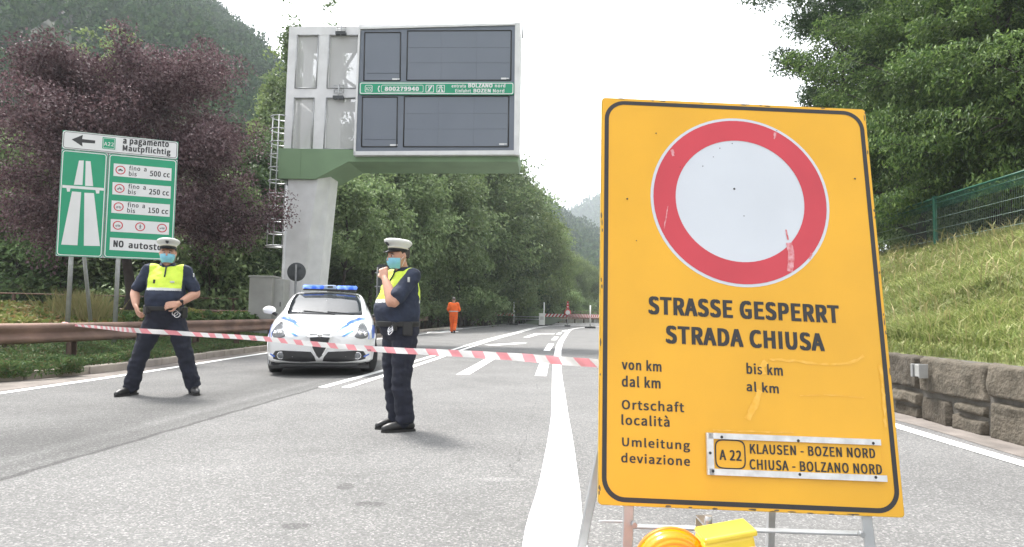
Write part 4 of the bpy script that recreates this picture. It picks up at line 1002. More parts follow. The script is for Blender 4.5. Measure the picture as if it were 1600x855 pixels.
def sym(kind, cx, cy):
    u, z = cr(cx, cy); y = yy-.0015; s = .05
    def wheel(dx, dz, r): ring_band(mb, circ(u+dx*s, z+dz*s, r*s, 12), circ(u+dx*s, z+dz*s, r*s*.55, 12), y, 4)
    def poly(p): flat(mb, [(u+a*s, z+b*s) for a, b in p], y, 4)
    if kind == 'car': poly([(-.9,-.2),(.9,-.2),(.9,.1),(.45,.15),(.2,.5),(-.3,.5),(-.5,.15),(-.9,.05)]); wheel(-.5,-.25,.25); wheel(.5,-.25,.25)
    elif kind == 'moto': wheel(-.55,-.3,.38); wheel(.55,-.3,.38); poly([(-.5,-.1),(.3,-.1),(.5,.3),(.3,.35),(0,.1),(-.4,.2)]); poly([(-.1,.2),(.1,.2),(.15,.7),(-.05,.7)])
    elif kind == 'bike': wheel(-.5,-.25,.4); wheel(.5,-.25,.4); poly([(-.5,-.2),(-.1,.3),(.3,.3),(.5,-.2),(.4,-.2),(.2,.2),(-.05,.2),(-.4,-.25)])
    elif kind == 'man': poly([(-.12,-.2),(-.35,-.9),(-.18,-.9),(.03,-.35),(.25,-.9),(.42,-.9),(.15,-.2),(.2,.4),(.45,0),(.5,.12),(.2,.55),(-.2,.55),(-.4,.1),(-.3,0),(-.12,.3)]); flat(mb, circ(u, z+.78*s, .17*s, 10), y, 4)
    else: poly([(-.9,.0),(-.2,.0),(-.1,.25),(.1,.3),(.2,-.5),(.08,-.5),(-.05,-.15),(-.5,-.15),(-.6,-.5),(-.75,-.5)]); poly([(.2,.0),(.9,.0),(.9,.25),(.2,.15)]); wheel(.6,-.25,.28)
for k, c in zip(('car','moto','bike','bike','man','cart'), [(439,294),(434,392),(429,490),(425,589),(544,597),(661,604)]): sym(k, *c)
for y0, cc in ((0,'500 cc'),(97,'250 cc'),(196,'150 cc')):
    dx = -y0*.045
    tcr(mb, 'fino', (485+dx,295+y0), (544+dx,299+y0), (485+dx,272+y0), .03, 4); tcr(mb, 'a', (564+dx,301+y0), (578+dx,302+y0), (564+dx,277+y0), .03, 4)
    tcr(mb, 'bis', (483+dx,324+y0), (525+dx,328+y0), (483+dx,301+y0), .03, 4); tcr(mb, cc, (595+dx,326+y0), (702+dx,334+y0), (595+dx,297+y0), .04, 4)
tcr(mb, 'NO', (400,704), (455,708), (400,668), .06, 4); tcr(mb, 'autostop', (481,710), (690,726), (481,676), .05, 4)
mb.build('rules_panel', [M_SGREEN, M_SWHITE, M_LIGHTGREY, M_SRED, M_SBLACK], sg)
for px in (110, 184):
    u = S.px(px, 403)[0]; mb = MB(); mb.tube([(u, .07, -.4), (u, .07, 3.9)], .042, 10); mb.build('post', M_LIGHTGREY, sg)
u0, u1 = S.px(113, 403)[0], S.px(124, 505)[0]; mb = MB(); mb.tube([(u0, .12, 3.0), (u1+.1, 1.1, -.4)], .036, 8); mb.build('brace', M_LIGHTGREY, sg)

# ================================================================== YELLOW ROAD-CLOSED SIGN
M_YEL = mat('sign_yellow', (.77,.395,.016), .36, var=.07, scale=2.6, bump=.03, bscale=5)
M_YELEDGE = mat('sign_edge', (.55,.34,.03), .5, var=.3, scale=20)
BLp, BRp, TLp, TRp = at(933,790,2.16), at(1414,808,2.16), at(942,153,2.54), at(1351,171,2.54)
BLp = Vector((.2921, 2.2043, .4632)); Yf = Frame(BLp, (.99962,.00511,-.02712), (.02568,.18771,.98189))
YO = Yf.m.copy(); 
ys_ = thing('road_closed_sign', 'big yellow road-closed board with a red ring leaning on a steel stand', 'road sign', m=Yf.m)
Yp = lambda x, y: Yf.px(x, y)
cA = lambda x, y: Yp(900+.4094*x, 130+.4094*y)
cB = lambda x, y: Yp(900+.4852*x, 440+.4852*y)
q = [Yp(933,790), Yp(1414,808), Yp(1351,171), Yp(942,153)]
X0, X1 = (q[0][0]+q[3][0])/2, (q[1][0]+q[2][0])/2; Z0, Z1 = (q[0][1]+q[1][1])/2, (q[2][1]+q[3][1])/2
mb = MB(); i0, i1 = .011, .0265
ring_band(mb, rrect(X0+i0, Z0+i0, X1-i0, Z1-i0, .075, 10), rrect(X0+i1, Z0+i1, X1-i1, Z1-i1, .060, 10), -.002, 0); mb.build('border', M_SBLACK, ys_)
cl, crr, ct, cb_ = Yp(1013.8,308), Yp(1298.4,328), Yp(1153,188), Yp(1161,446.5)
ccx, ccz, rr = (cl[0]+crr[0])/2, (ct[1]+cb_[1])/2, ((crr[0]-cl[0])+(ct[1]-cb_[1]))/4
mb = MB()
flat(mb, circ(ccx, ccz, rr, 72), -.0018, 0); ring_band(mb, circ(ccx, ccz, rr*.968, 72), circ(ccx, ccz, rr*.72, 72), -.0028, 1)
mb.build('no_entry_roundel', [mat('roundel_white', (.60,.63,.68), .38, var=.04, scale=3), mat('roundel_red', (.56,.045,.065), .38, var=.08, scale=4)], ys_)
mb = MB(); y = -.0022
def tB(s, bl, br, tl, bold=.02, own=True):
    mb = MB()
    a, b, c = cB(*bl), cB(*br), cB(*tl); sh = (b[1]-a[1])/(b[0]-a[0]); n0 = len(mb.v)
    text(mb, s, a[0], a[1], b[0]-a[0], c[1]-a[1], y, bold); mb.v[n0:] = [(xx, yv, z+sh*(xx-a[0])) for xx, yv, z in mb.v[n0:]]; mb.build('lettering', M_SBLACK, ys_)
tB('STRASSE GESPERRT', (232,105), (849,135), (235,48), .062); tB('STRADA CHIUSA', (288,199), (801,225), (290,142), .062)
tB('von km', (147,283), (275,291), (147,251), .038); tB('dal km', (147,338), (272,345), (147,305), .038)
tB('bis km', (549,297), (666,304), (549,264), .038); tB('al km', (549,353), (653,361), (549,323), .038)
tB('Ortschaft', (147,411), (348,421), (147,381), .034); tB('località', (146,461), (301,468), (146,430), .034)
tB('Umleitung', (148,530), (367,542), (148,502), .034); tB('deviazione', (145,582), (367,594), (145,553), .034)
# slide-in route plate
a, b, c = cB(430,608), cB(985,630), cB(430,500); ang = (b[1]-a[1])/(b[0]-a[0]); px0, pz0, pw, ph = a[0], a[1], b[0]-a[0], c[1]-a[1]
sk = lambda x, z: (x, z+ang*(x-px0))
mb = MB(); mb.prism([sk(px0,pz0), sk(px0+pw,pz0), sk(px0+pw,pz0+ph), sk(px0,pz0+ph)], -.006, -.0025, 0)
mb.build('route_plate', M_YEL, ys_)
rail_m = mat('aluminium_rail', (.62,.62,.62), .4, .3, var=.15, scale=30)
for p in ([(px0-.004,pz0-.014),(px0+pw+.01,pz0-.014),(px0+pw+.01,pz0+.006),(px0-.004,pz0+.006)], [(px0-.004,pz0+ph-.006),(px0+pw,pz0+ph-.006),(px0+pw,pz0+ph+.013),(px0-.004,pz0+ph+.013)], [(px0-.010,pz0-.014),(px0+.012,pz0-.014),(px0+.012,pz0+ph+.013),(px0-.010,pz0+ph+.013)]):
    mb = MB(); mb.prism([sk(*t) for t in p], -.014, -.002); mb.build('plate_rail', rail_m, ys_)
mb = MB(); y = -.0075
o1, o2 = [], []
u0, v0 = cB(447,601); u1, v1 = cB(542,518)
for k in range(48):
    th = 2*PI*k/48; ct_, st_ = math.cos(th), math.sin(th); e = 5
    rr_ = 1/((abs(ct_)**e+abs(st_)**e)**(1/e)); o1.append(sk((u0+u1)/2+(u1-u0)/2*rr_*ct_*1.0, pz0+ph*.5+ph*.44*rr_*st_)); o2.append(sk((u0+u1)/2+((u1-u0)/2-.004)*rr_*ct_, pz0+ph*.5+(ph*.44-.004)*rr_*st_))
ring_band(mb, o1, o2, y); mb.build('route_shield', M_SBLACK, ys_)
tB('A 22', (460,574), (531,578), (460,541), .038); tB('KLAUSEN - BOZEN NORD', (558,554), (961,569), (558,523), .034); tB('CHIUSA - BOLZANO NORD', (557,604), (983,621), (557,572), .034)
# old tape residue, screws, scratches
M_RES = mat('tape_residue', (.80,.47,.09), .55, var=.1, scale=40, dirt=(.77,.395,.02)); M_RES2 = mat('tape_residue_pale', (.62,.36,.39), .6, var=.2, scale=60, dirt=(.56,.08,.09))
def streak(pts, w, m, y=-.0026, jit=.3):
    P = crv(pts, 6); mb = MB(); rows = []
    for i, p in enumerate(P):
        a = Vector(P[max(i-1, 0)]); b = Vector(P[min(i+1, len(P)-1)]); t = (b-a).normalized(); nn = Vector((-t.y, t.x))*w/2; q = Vector(p)
        k1, k2 = 1+random.uniform(-jit, jit), 1+random.uniform(-jit, jit); A_ = q+nn*k1; B_ = q-nn*k2; rows.append([(A_.x, y, A_.y), (B_.x, y, B_.y)])
    mb.grid(rows, 0, False); mb.build('residue', m, ys_)
streak([cB(552,445), cB(575,395), cB(592,350)], .022, M_RES); streak([cB(602,300), cB(598,275), cB(612,258)], .018, M_RES)
streak([cB(622,250), cB(700,256), cB(790,266), cB(880,262), cB(925,238)], .008, M_RES, jit=.6); streak([cB(720,368), cB(820,366), cB(925,374)], .004, M_RES, jit=.7)
streak([cB(977,268), cB(985,330), cB(990,400), cB(996,470)], .010, M_RES, jit=.7); streak([cB(440,478), cB(540,482), cB(700,487)], .004, M_RES, jit=.8)
streak([cA(812,610), cA(820,660), cA(815,720)], .022, M_RES2, -.0036, .1); streak([cA(800,560), cA(808,600)], .006, M_RES2, -.0036)
streak([cA(350,470), cA(342,520), cA(335,555)], .004, M_RES2, -.0036, .6); streak([cA(365,255), cA(370,280)], .01, M_RES2, -.0036, .5); streak([cA(890,672), cA(897,650)], .007, M_RES2, -.0036, .5); streak([cA(760,190), cA(755,215)], .008, M_RES2, -.0036, .5)
mb = MB()
for p, r_ in [(cA(603,405),.006),(cA(195,443),.005),(cA(1063,366),.005),(cA(305,193),.004),(cA(483,318),.003),(cA(523,283),.0025),(cA(640,508),.003),(cA(595,232),.003),(cA(230,602),.003),(cA(548,250),.003),(cA(397,322),.0025),(cA(765,183),.0025)]:
    flat(mb, circ(p[0], p[1], r_*.7, 10), -.0034)
for x, z in [(465,501),(710,513),(950,521),(428,552),(437,610),(715,621),(958,630)]:
    p = cB(x, z); flat(mb, circ(p[0], p[1], .005, 10), -.0145)
mb.build('screw', M_SBLACK, ys_)
# dirt and rust chips along the edges
mb = MB()
for k in range(46):
    s = random.choice('LRTB'); t = random.random(); e = random.uniform(.001, .006)
    x, z = {'L': (X0+e, Z0+t*(Z1-Z0)), 'R': (X1-e, Z0+t*(Z1-Z0)), 'T': (X0+t*(X1-X0), Z1-e), 'B': (X0+t*(X1-X0), Z0+e)}[s]; a, b = (random.uniform(.002,.004), random.uniform(.004,.02)) if s in 'LR' else (random.uniform(.004,.02), random.uniform(.002,.004))
    flat(mb, [(x+a*math.cos(th)*random.uniform(.6,1), z+b*math.sin(th)*random.uniform(.6,1)) for th in [2*PI*i/7 for i in range(7)]], -.0013)
mb.mi = [2]*len(mb.f); wear = mb; mb = MB(); mb.prism(rrect(X0, Z0, X1, Z1, .012, 3), 0, .018, 1); flat(mb, rrect(X0+.002, Z0+.002, X1-.002, Z1-.002, .012, 3), -.001, 0); mb.add(wear.v, wear.f, 2); mb.build('board', [M_YEL, M_YELEDGE, mat('worn_edge', (.16,.12,.07), .8, var=.3)], ys_)

# steel stand behind the board (a thing of its own)
Lg = (X0+.085)
st = thing('sign_stand', 'galvanised steel A-frame stand carrying the yellow board', 'sign stand', loc=(BLp.x, BLp.y, 0)); so = Vector(st.location)
def Yw(u, z, d=.03): return (Yf.m @ Vector((u, d, z)))-so
def ground_z(u, d): # plane coordinate where the board plane reaches the ground
    p0 = Yf.m @ Vector((u, d, 0)); p1 = Yf.m @ Vector((u, d, 1)); return -(p0.z)/(p1.z-p0.z)
def bar(name, a, b, w, t):
    a, b = Vector(a), Vector(b); dv = b-a; L = dv.length; z = dv.normalized(); x = Vector((1,0,0)); x = (x-z*x.dot(z))
    x = x.normalized() if x.length > .1 else Vector((0,1,0)); yv = z.cross(x); R_ = Matrix((x, yv, z)).transposed()
    mb = MB(); mb.box((a+b)/2, (w, t, L), 0, R_, bev=.003); return mb.build(name, M_LIGHTGREY, st)
uA, uA2 = Yp(992,792)[0], Yp(1346,803)[0]
bar('leg', Yw(uA+.02, 1.1), Yw(uA-.03, ground_z(uA, .038)), .035, .012); bar('leg', Yw(uA2-.02, 1.1), Yw(uA2+.05, ground_z(uA2, .038)), .035, .012)
bar('rear_leg', Yw(X0+.10, .62, .034), Vector((BLp.x-.07, 2.47, 0))-so, .03, .038)
u3 = Yp(1248,804)[0]; bar('rear_leg', Yw(u3, .9, .034), Vector(((Yf.m @ Vector((u3,0,0))).x+.01, 2.50, 0))-so, .026, .026)
p1, p2 = Yp(985,826), Yp(1370,838); bar('crossbar', Yw(p1[0], p1[1], .062), Yw(p2[0], p2[1], .062), .035, .008)
p1, p2 = Yp(938,817), Yp(992,818); bar('strut', Yw(p1[0], p1[1], .038), Yw(p2[0], p2[1], .038), .010, .008)
for u in (uA, uA2):
    mb = MB(); c = Yw(u, -.055, .02); mb.tube([c, c+Vector((0,-.02,0))], .009, 8); mb.build('bolt', M_LIGHTGREY, st)

# flashing warning lamp hung in front of the stand
Yl = 1.93; lc = at(1050, 886, Yl); lp = thing('warning_lamp', 'amber flashing warning lamp with a yellow battery case in front of the yellow board', 'warning lamp', loc=(lc.x, Yl, lc.z))
def amber():
    m, n, l, b = nt('amber_lens'); b.inputs['Base Color'].default_value = (.95,.24,.0,1); b.inputs['Roughness'].default_value = .12; b.inputs['Subsurface Weight'].default_value = .35; b.inputs['Subsurface Radius'].default_value = (.05,.02,.005)
    tc = n.new('ShaderNodeTexCoord'); w = n.new('ShaderNodeTexWave'); w.wave_type = 'RINGS'; w.rings_direction = 'Y'; w.inputs['Scale'].default_value = 26; l.new(tc.outputs['Object'], w.inputs['Vector'])
    bp = n.new('ShaderNodeBump'); bp.inputs['Strength'].default_value = .3; bp.inputs['Distance'].default_value = .004; l.new(w.outputs['Fac'], bp.inputs['Height']); l.new(bp.outputs['Normal'], b.inputs['Normal']); return m
M_AMB = amber(); M_CASE = mat('battery_case', (.83,.60,.06), .35, var=.1, scale=8)
mb = MB(); R = .104
mb.lathe([(0,-.055),(R*.35,-.052),(R*.65,-.042),(R*.86,-.026),(R*.96,-.008),(R,.004),(R*1.0,.02),(R*.96,.036),(R*.85,.052),(R*.6,.066),(R*.3,.073),(0,.075)], 40, axis='Y'); mb.build('lens', M_AMB, lp)
mb = MB(); mb.lathe([(R*1.0,.004),(R*1.035,.006),(R*1.035,.016),(R*1.0,.018)], 40, axis='Y'); mb.build('lens_rim', mat('amber_rim', (.75,.2,.01), .4), lp)
c1 = at(1140, 861, Yl)-lc; R_ = Matrix.Rotation(math.radians(-8), 3, 'Y')
mb = MB(); mb.box(c1+Vector((0,.02,-.02)), (.145,.105,.13), 0, Matrix.Rotation(math.radians(-11), 3, 'Y'), bev=.012); mb.build('battery_case', M_CASE, lp)
mb = MB(); mb.box(c1+Vector((-.006,.02,.048)), (.150,.112,.018), 0, Matrix.Rotation(math.radians(-11), 3, 'Y'), bev=.006); mb.build('case_lid', M_CASE, lp)
mb = MB(); mb.box(c1+Vector((.058,-.036,-.012)), (.024,.006,.075), 0, Matrix.Rotation(math.radians(-11), 3, 'Y'), bev=.002)
mb.build('reflective_sticker', mat('sticker', (.75,.25,.2), .4, var=.3, scale=60, dirt=(.8,.78,.75)), lp)
mb = MB(); mb.tube([c1+Vector((-.075,.02,-.02)), Vector((R*.9,.02,.0))], .022, 10); mb.build('neck', M_CASE, lp)
mb = MB(); mb.box((c1.x-.02,.10,c1.z+.03), (.03,.24,.006)); mb.box((c1.x-.02,.223,c1.z+.01), (.03,.006,.045)); mb.build('bracket', M_LIGHTGREY, lp)
mb = MB(); mb.tube([(c1.x-.025,.12,c1.z+.03),(c1.x-.025,.12,c1.z+.062)], .012, 6); mb.build('bolt', M_LIGHTGREY, lp)

# ================================================================== FAR CLOSURE ON THE BEND
def stripes_mat():
    m, n, l, b = nt('barrier_stripes'); tc = n.new('ShaderNodeTexCoord'); sx = n.new('ShaderNodeSeparateXYZ'); l.new(tc.outputs['Object'], sx.inputs[0])
    a = n.new('ShaderNodeMath'); a.operation = 'SUBTRACT'; l.new(sx.outputs[0], a.inputs[0]); l.new(sx.outputs[2], a.inputs[1])
    f = n.new('ShaderNodeMath'); f.operation = 'MULTIPLY'; f.inputs[1].default_value = 2.4; l.new(a.outputs[0], f.inputs[0])
    g = n.new('ShaderNodeMath'); g.operation = 'FRACT'; l.new(f.outputs[0], g.inputs[0]); h = n.new('ShaderNodeMath'); h.operation = 'GREATER_THAN'; h.inputs[1].default_value = .5; l.new(g.outputs[0], h.inputs[0])
    mx = n.new('ShaderNodeMix'); mx.data_type = 'RGBA'; mx.inputs['A'].default_value = (.75,.74,.73,1); mx.inputs['B'].default_value = (.5,.05,.06,1); l.new(h.outputs[0], mx.inputs['Factor']); l.new(mx.outputs['Result'], b.inputs['Base Color']); b.inputs['Roughness'].default_value = .5; return m
M_STRIPE = stripes_mat(); M_RUB = mat('rubber', (.03,.03,.03), .8)
zc = .125; cc = lambda x, y: (740+zc*x, 460+zc*y)
posts = [(500,380,95),(1172,402,0),(1457,425,137)]
def delineator(px, py, pyt, label):
    g0 = gp(*cc(px, py)); top = at(*cc(px, pyt), g0.y).z; t = thing('barrier_post', label, 'post', loc=(g0.x, g0.y, 0))
    mb = MB(); mb.tube([(0,0,.1),(0,0,top)], .05, 8); mb.build('pole', M_WHITE, t)
    mb = MB(); mb.box((0,0,.07), (.8,.5,.14), bev=.04); mb.build('base', M_RUB, t); return g0
g1 = delineator(500, 382, 95, 'tall white post carrying the left end of the striped barriers'); g4 = delineator(1457, 425, 137, 'tall white post near the yellow board, carrying the right striped barrier')
g2 = delineator(878, 392, 100, 'tall white post rising behind the white box of the barrier')
g5 = gp(955, 515.5)
def board(a, b, za, label, h=.27):
    dv = b-a; L = math.hypot(dv.x, dv.y); t = thing('striped_barrier', label, 'barrier', loc=(a.x, a.y, za), rz=math.atan2(dv.y, dv.x), group='red and white barrier boards')
    mb = MB(); mb.box((L/2, 0, 0), (L-.1, .04, h)); mb.build('board', M_STRIPE, t)
    mb = MB(); mb.tube([(.08,.04,-.1),(.08,.04,.14)], .02, 6); mb.tube([(L-.08,.04,-.1),(L-.08,.04,.14)], .02, 6); mb.build('hook', M_LIGHTGREY, t)
gl = Vector((g1.x-3.9, g1.y+3.0, 0)); g3 = gp(*cc(1172, 402))
board(gl, g1, .98, 'striped barrier board at the far left end of the closure, over the guard rail')
board(g2, g3, .95, 'striped barrier board between the white box and the small round sign'); board(g3, g4, .95, 'striped barrier board between the small round sign and the right white post'); board(g4, g5, .95, 'striped barrier board running behind the edge of the big yellow board')
t = thing('pipe_barrier', 'grey tubular barrier gate between the left white post and the white box', 'barrier', loc=(g1.x, g1.y, 0), rz=math.atan2(g2.y-g1.y, g2.x-g1.x)); L = (g2-g1).length
for z in (.55, .78): mb = MB(); mb.tube([(0,0,z),(L,0,z)], .04, 6); mb.build('rail', M_LIGHTGREY, t)
for x in (-.2, L*.97): mb = MB(); mb.tube([(max(x,0.06),0.06,0),(max(x,0.06),0.06,1.3)], .03, 6); mb.build('upright', M_LIGHTGREY, t)
t = thing('white_box', 'white box cabinet standing on the road between the far barriers', 'box', loc=(gp(*cc(845,390)).x, g2.y-.6, 0)); h = at(*cc(845,240), g2.y-.6).z
mb = MB(); mb.box((0,0,h/2+.03), (.52,.45,h-.06), bev=.03); mb.build('housing', M_WHITE, t); mb = MB(); mb.box((0,0,h+.0), (.56,.49,.06), bev=.02); mb.build('lid', M_WHITE, t)
mb = MB(); mb.box((0,-.228,h*.62), (.3,.006,.3)); mb.build('panel', mat('panel_grey', (.55,.55,.54), .5), t); mb = MB(); mb.box((0,0,.03), (.6,.5,.06)); mb.build('base', M_RUB, t)
t = thing('barrier_sign', 'small round no-entry sign with a red lamp on top between the far striped barriers', 'road sign', loc=(g3.x, g3.y-.12, 0)); zc_ = at(*cc(1178,228), g3.y).z; r_ = .30
mb = MB(); mb.tube([(0,0,.05),(0,0,zc_+.4)], .03, 8); mb.build('pole', M_LIGHTGREY, t); mb = MB(); mb.box((0,0,.06), (.5,.4,.12), bev=.03); mb.build('base', M_RUB, t)
mb = MB(); mb.lathe([(0,-.06),(r_,-.06),(r_,-.045),(0,-.045)], 28, c=(0,0,zc_), axis='Y'); flat(mb, circ(0, zc_, r_*.68, 28), -.063, 1); mb.build('sign_plate', [M_SRED, M_SWHITE], t)
mb = MB(); mb.prism([(-.11,zc_+r_+.03),(.11,zc_+r_+.03),(.07,zc_+r_+.62),(0,zc_+r_+.72),(-.07,zc_+r_+.62)], -.05, -.02); flat(mb, circ(0, zc_+r_+.45, .05, 12), -.053, 1); flat(mb, circ(0, zc_+r_+.2, .05, 12), -.053, 1); mb.build('warning_flag', [M_SRED, M_SWHITE], t)

# ================================================================== BARRIER TAPE
def tape_mat():
    m, n, l, b = nt('barrier_tape'); uv = n.new('ShaderNodeUVMap'); sx = n.new('ShaderNodeSeparateXYZ'); l.new(uv.outputs[0], sx.inputs[0])
    f = n.new('ShaderNodeMath'); f.operation = 'MULTIPLY_ADD'; f.inputs[1].default_value = .9; l.new(sx.outputs[1], f.inputs[0]); l.new(sx.outputs[0], f.inputs[2])
    mu = n.new('ShaderNodeMath'); mu.operation = 'MULTIPLY'; mu.inputs[1].default_value = 1.0; l.new(f.outputs[0], mu.inputs[0])
    g = n.new('ShaderNodeMath'); g.operation = 'FRACT'; l.new(mu.outputs[0], g.inputs[0]); h = n.new('ShaderNodeMath'); h.operation = 'GREATER_THAN'; h.inputs[1].default_value = .54; l.new(g.outputs[0], h.inputs[0])
    mx = n.new('ShaderNodeMix'); mx.data_type = 'RGBA'; mx.inputs['A'].default_value = (.78,.76,.76,1); mx.inputs['B'].default_value = (.78,.30,.335,1); l.new(h.outputs[0], mx.inputs['Factor']); l.new(mx.outputs['Result'], b.inputs['Base Color']); b.inputs['Roughness'].default_value = .3
    tr = n.new('ShaderNodeBsdfTranslucent'); l.new(mx.outputs['Result'], tr.inputs['Color']); ms = n.new('ShaderNodeMixShader'); ms.inputs[0].default_value = .35; l.new(b.outputs[0], ms.inputs[1]); l.new(tr.outputs[0], ms.inputs[2]); l.new(ms.outputs[0], n['Material Output'].inputs['Surface']); return m
TP = [at(103,507,11.25), at(160,512,9.9), at(212,516.5,8.02), at(262,519.5,7.92), at(312,523,7.85), at(400,528.5,6.9), at(500,538.5,5.9), at(600,546.5,5.0), at(700,551.5,4.15), at(800,557.5,3.35), at(880,564,2.7), at(938,568,2.33)]
P = [Vector(p) for p in crv([tuple(p) for p in TP], 10)]
tw = lambda t: (.12*math.sin(t*5)+(.5*max(0, (t-.86)/.14)))  # gentle twist, folding near the board
s = 0; V = []; U = []
for i, p in enumerate(P):
    if i: s += (P[i]-P[i-1]).length
    t = (P[min(i+1, len(P)-1)]-P[max(i-1, 0)]).normalized(); up = Vector((0,0,1)); side = t.cross(up).normalized(); a = tw(i/len(P)); w = float(np.interp(i/len(P), [0,.06,.16,.78,1], [.025,.04,.058,.038,.03]))
    dirn = up*math.cos(a)+side*math.sin(a)
    for k, e in enumerate((-1, -.33, .33, 1)): V.append(p+dirn*(w/2*e)+side*(.004*math.sin(i*.9+k))); U.append((s/.34, (e+1)/2*.22))
nP = len(P); F = [(i*4+k, i*4+k+1, (i+1)*4+k+1, (i+1)*4+k) for i in range(nP-1) for k in range(3)]
me = bpy.data.meshes.new('barrier_tape'); me.from_pydata([tuple(v) for v in V], [], F); me.materials.append(tape_mat())
ul = me.uv_layers.new(name='UVMap')
for lp_ in me.loops: ul.data[lp_.index].uv = U[lp_.vertex_index]
me.polygons.foreach_set('use_smooth', [True]*len(F))
tp = tag(link('barrier_tape', me), 'red and white plastic barrier tape stretched across the road from the guard rail', 'barrier tape')
# lettering printed along the tape
def tape_text(s_, frac, dx):
    i = int(frac*(nP-1)); p = P[i]; t = (P[i+1]-P[i-1]).normalized(); up = Vector((0,0,1)); nrm = t.cross(up).normalized(); v, f = glyphs(s_, .02)
    if nrm.y > 0: nrm = -nrm
    mb = MB(); k = .034/.73; mb.add([p+t*((x-dx)*k)+up*((y-.36)*k)+nrm*.006 for x, y, z in v], f, 0); mb.build('tape_lettering', mat('tape_ink', (.09,.08,.085), .6), tp)
tape_text('POLIZEI', .455, 1.3); tape_text('POLIZIA', .62, 1.3)
# knot on the rail
mb = MB(); c = TP[0]
for k in range(5): mb.tube([c+Vector((random.uniform(-.04,.04), random.uniform(-.05,.02), random.uniform(-.02,.04))) for _ in range(4)], .012, 5)
mb.tube([c+Vector((.02,-.03,0)), c+Vector((.05,-.05,-.1)), c+Vector((.03,-.05,-.2))], .011, 5); mb.build('knot', mat('tape_knot', (.72,.5,.5), .4, var=.4, scale=40, dirt=(.6,.1,.1)), tp)

# ================================================================== POLICE CAR
def car_paint():
    m = mat('car_white', (.70,.70,.71), .28, var=.015, scale=1.5, coat=.8); return m
M_CARW = car_paint(); M_CARB = mat('livery_blue', (.012,.12,.62), .3, var=.05, coat=.6); M_CARK = mat('black_plastic', (.018,.018,.02), .5, var=.2); M_TYRE = mat('tyre_rubber', (.022,.022,.023), .85, var=.25, scale=20, bump=.3, bscale=60)
M_CHROME = mat('chrome', (.75,.75,.76), .12, 1.0, var=.03); M_RIM = mat('alloy_rim', (.36,.37,.38), .3, .85, var=.1)
def glass_mat(name, col, rough=.03, ior=1.42):
    m, n, l, b = nt(name); b.inputs['Base Color'].default_value = (*col, 1); b.inputs['Roughness'].default_value = rough; b.inputs['IOR'].default_value = ior; b.inputs['Coat Weight'].default_value = .0
    tc = n.new('ShaderNodeTexCoord'); nz = n.new('ShaderNodeTexNoise'); nz.inputs['Scale'].default_value = 1.4; l.new(tc.outputs['Object'], nz.inputs['Vector'])
    bp = n.new('ShaderNodeBump'); bp.inputs['Strength'].default_value = .04; bp.inputs['Distance'].default_value = .02; l.new(nz.outputs['Fac'], bp.inputs['Height']); l.new(bp.outputs['Normal'], b.inputs['Normal']); return m
M_GLASS = glass_mat('car_glass', (.02,.024,.028)); M_LENS = glass_mat('headlight_lens', (.13,.135,.145), .08, 1.55)
def blue_lamp():
    m, n, l, b = nt('blue_lamp'); b.inputs['Base Color'].default_value = (.08,.20,.80,1); b.inputs['Roughness'].default_value = .12
    tc = n.new('ShaderNodeTexCoord'); w = n.new('ShaderNodeTexNoise'); w.inputs['Scale'].default_value = 9; l.new(tc.outputs['Object'], w.inputs['Vector'])
    r = n.new('ShaderNodeValToRGB'); r.color_ramp.elements[0].position = .45; r.color_ramp.elements[0].color = (.0,.03,.35,1); r.color_ramp.elements[1].position = .72; r.color_ramp.elements[1].color = (.5,.68,1,1); l.new(w.outputs['Fac'], r.inputs['Fac'])
    l.new(r.outputs['Color'], b.inputs['Emission Color']); b.inputs['Emission Strength'].default_value = .32; return m
M_BLUE = blue_lamp()
TAB = [(.00,.30,.34,.60,.32,.645,.22,.665),(.03,.25,.50,.635,.47,.68,.36,.705),(.09,.21,.64,.67,.605,.715,.48,.745),(.20,.19,.76,.72,.715,.77,.57,.795),(.38,.18,.835,.775,.785,.825,.62,.85),(.60,.17,.875,.82,.82,.87,.65,.90),
       (.85,.17,.895,.86,.838,.91,.67,.94),(1.05,.17,.90,.895,.845,.94,.68,.97),(1.25,.17,.90,.925,.85,.985,.69,1.01),(1.45,.17,.90,.945,.85,1.085,.69,1.125),(1.75,.17,.90,.955,.85,1.235,.665,1.28),(2.05,.17,.90,.96,.85,1.345,.635,1.39),
       (2.35,.17,.90,.965,.85,1.395,.61,1.44),(2.8,.17,.90,.97,.85,1.405,.60,1.455),(3.3,.17,.90,.98,.85,1.365,.58,1.415),(3.7,.19,.885,.985,.83,1.27,.56,1.31),(4.0,.23,.84,.98,.79,1.14,.55,1.17),(4.2,.28,.76,.95,.72,1.01,.54,1.03),(4.33,.36,.62,.84,.58,.88,.48,.90),(4.37,.42,.48,.78,.44,.82,.36,.83)]
ST = crv(TAB, 11); SEC = []
for (y, zb_, w, zs, ws, ze, wt, zt_) in ST:
    cp = [(0,zb_),(w*.6,zb_),(w*.93,zb_+.03),(w*.99,zb_+(zs-zb_)*.28),(w,zb_+(zs-zb_)*.62),(ws+.012,zs-.045*(zs-zb_)),(ws*.35+wt*.65+.05*(ze-zs),zs+(ze-zs)*.62),(wt,ze),(wt*.62,zt_-(zt_-ze)*.28),(0,zt_)]
    h = crv(cp, 8); SEC.append([(x, y, z) for x, z in h])
rows = [[(-x, yy_, z) for x, yy_, z in s[::-1]]+s[1:] for s in SEC]
cb = MB(); nP_ = len(rows[0]); vs = [p for r_ in rows for p in r_]; fs = []
AX = (.90, 3.52); WR = .315
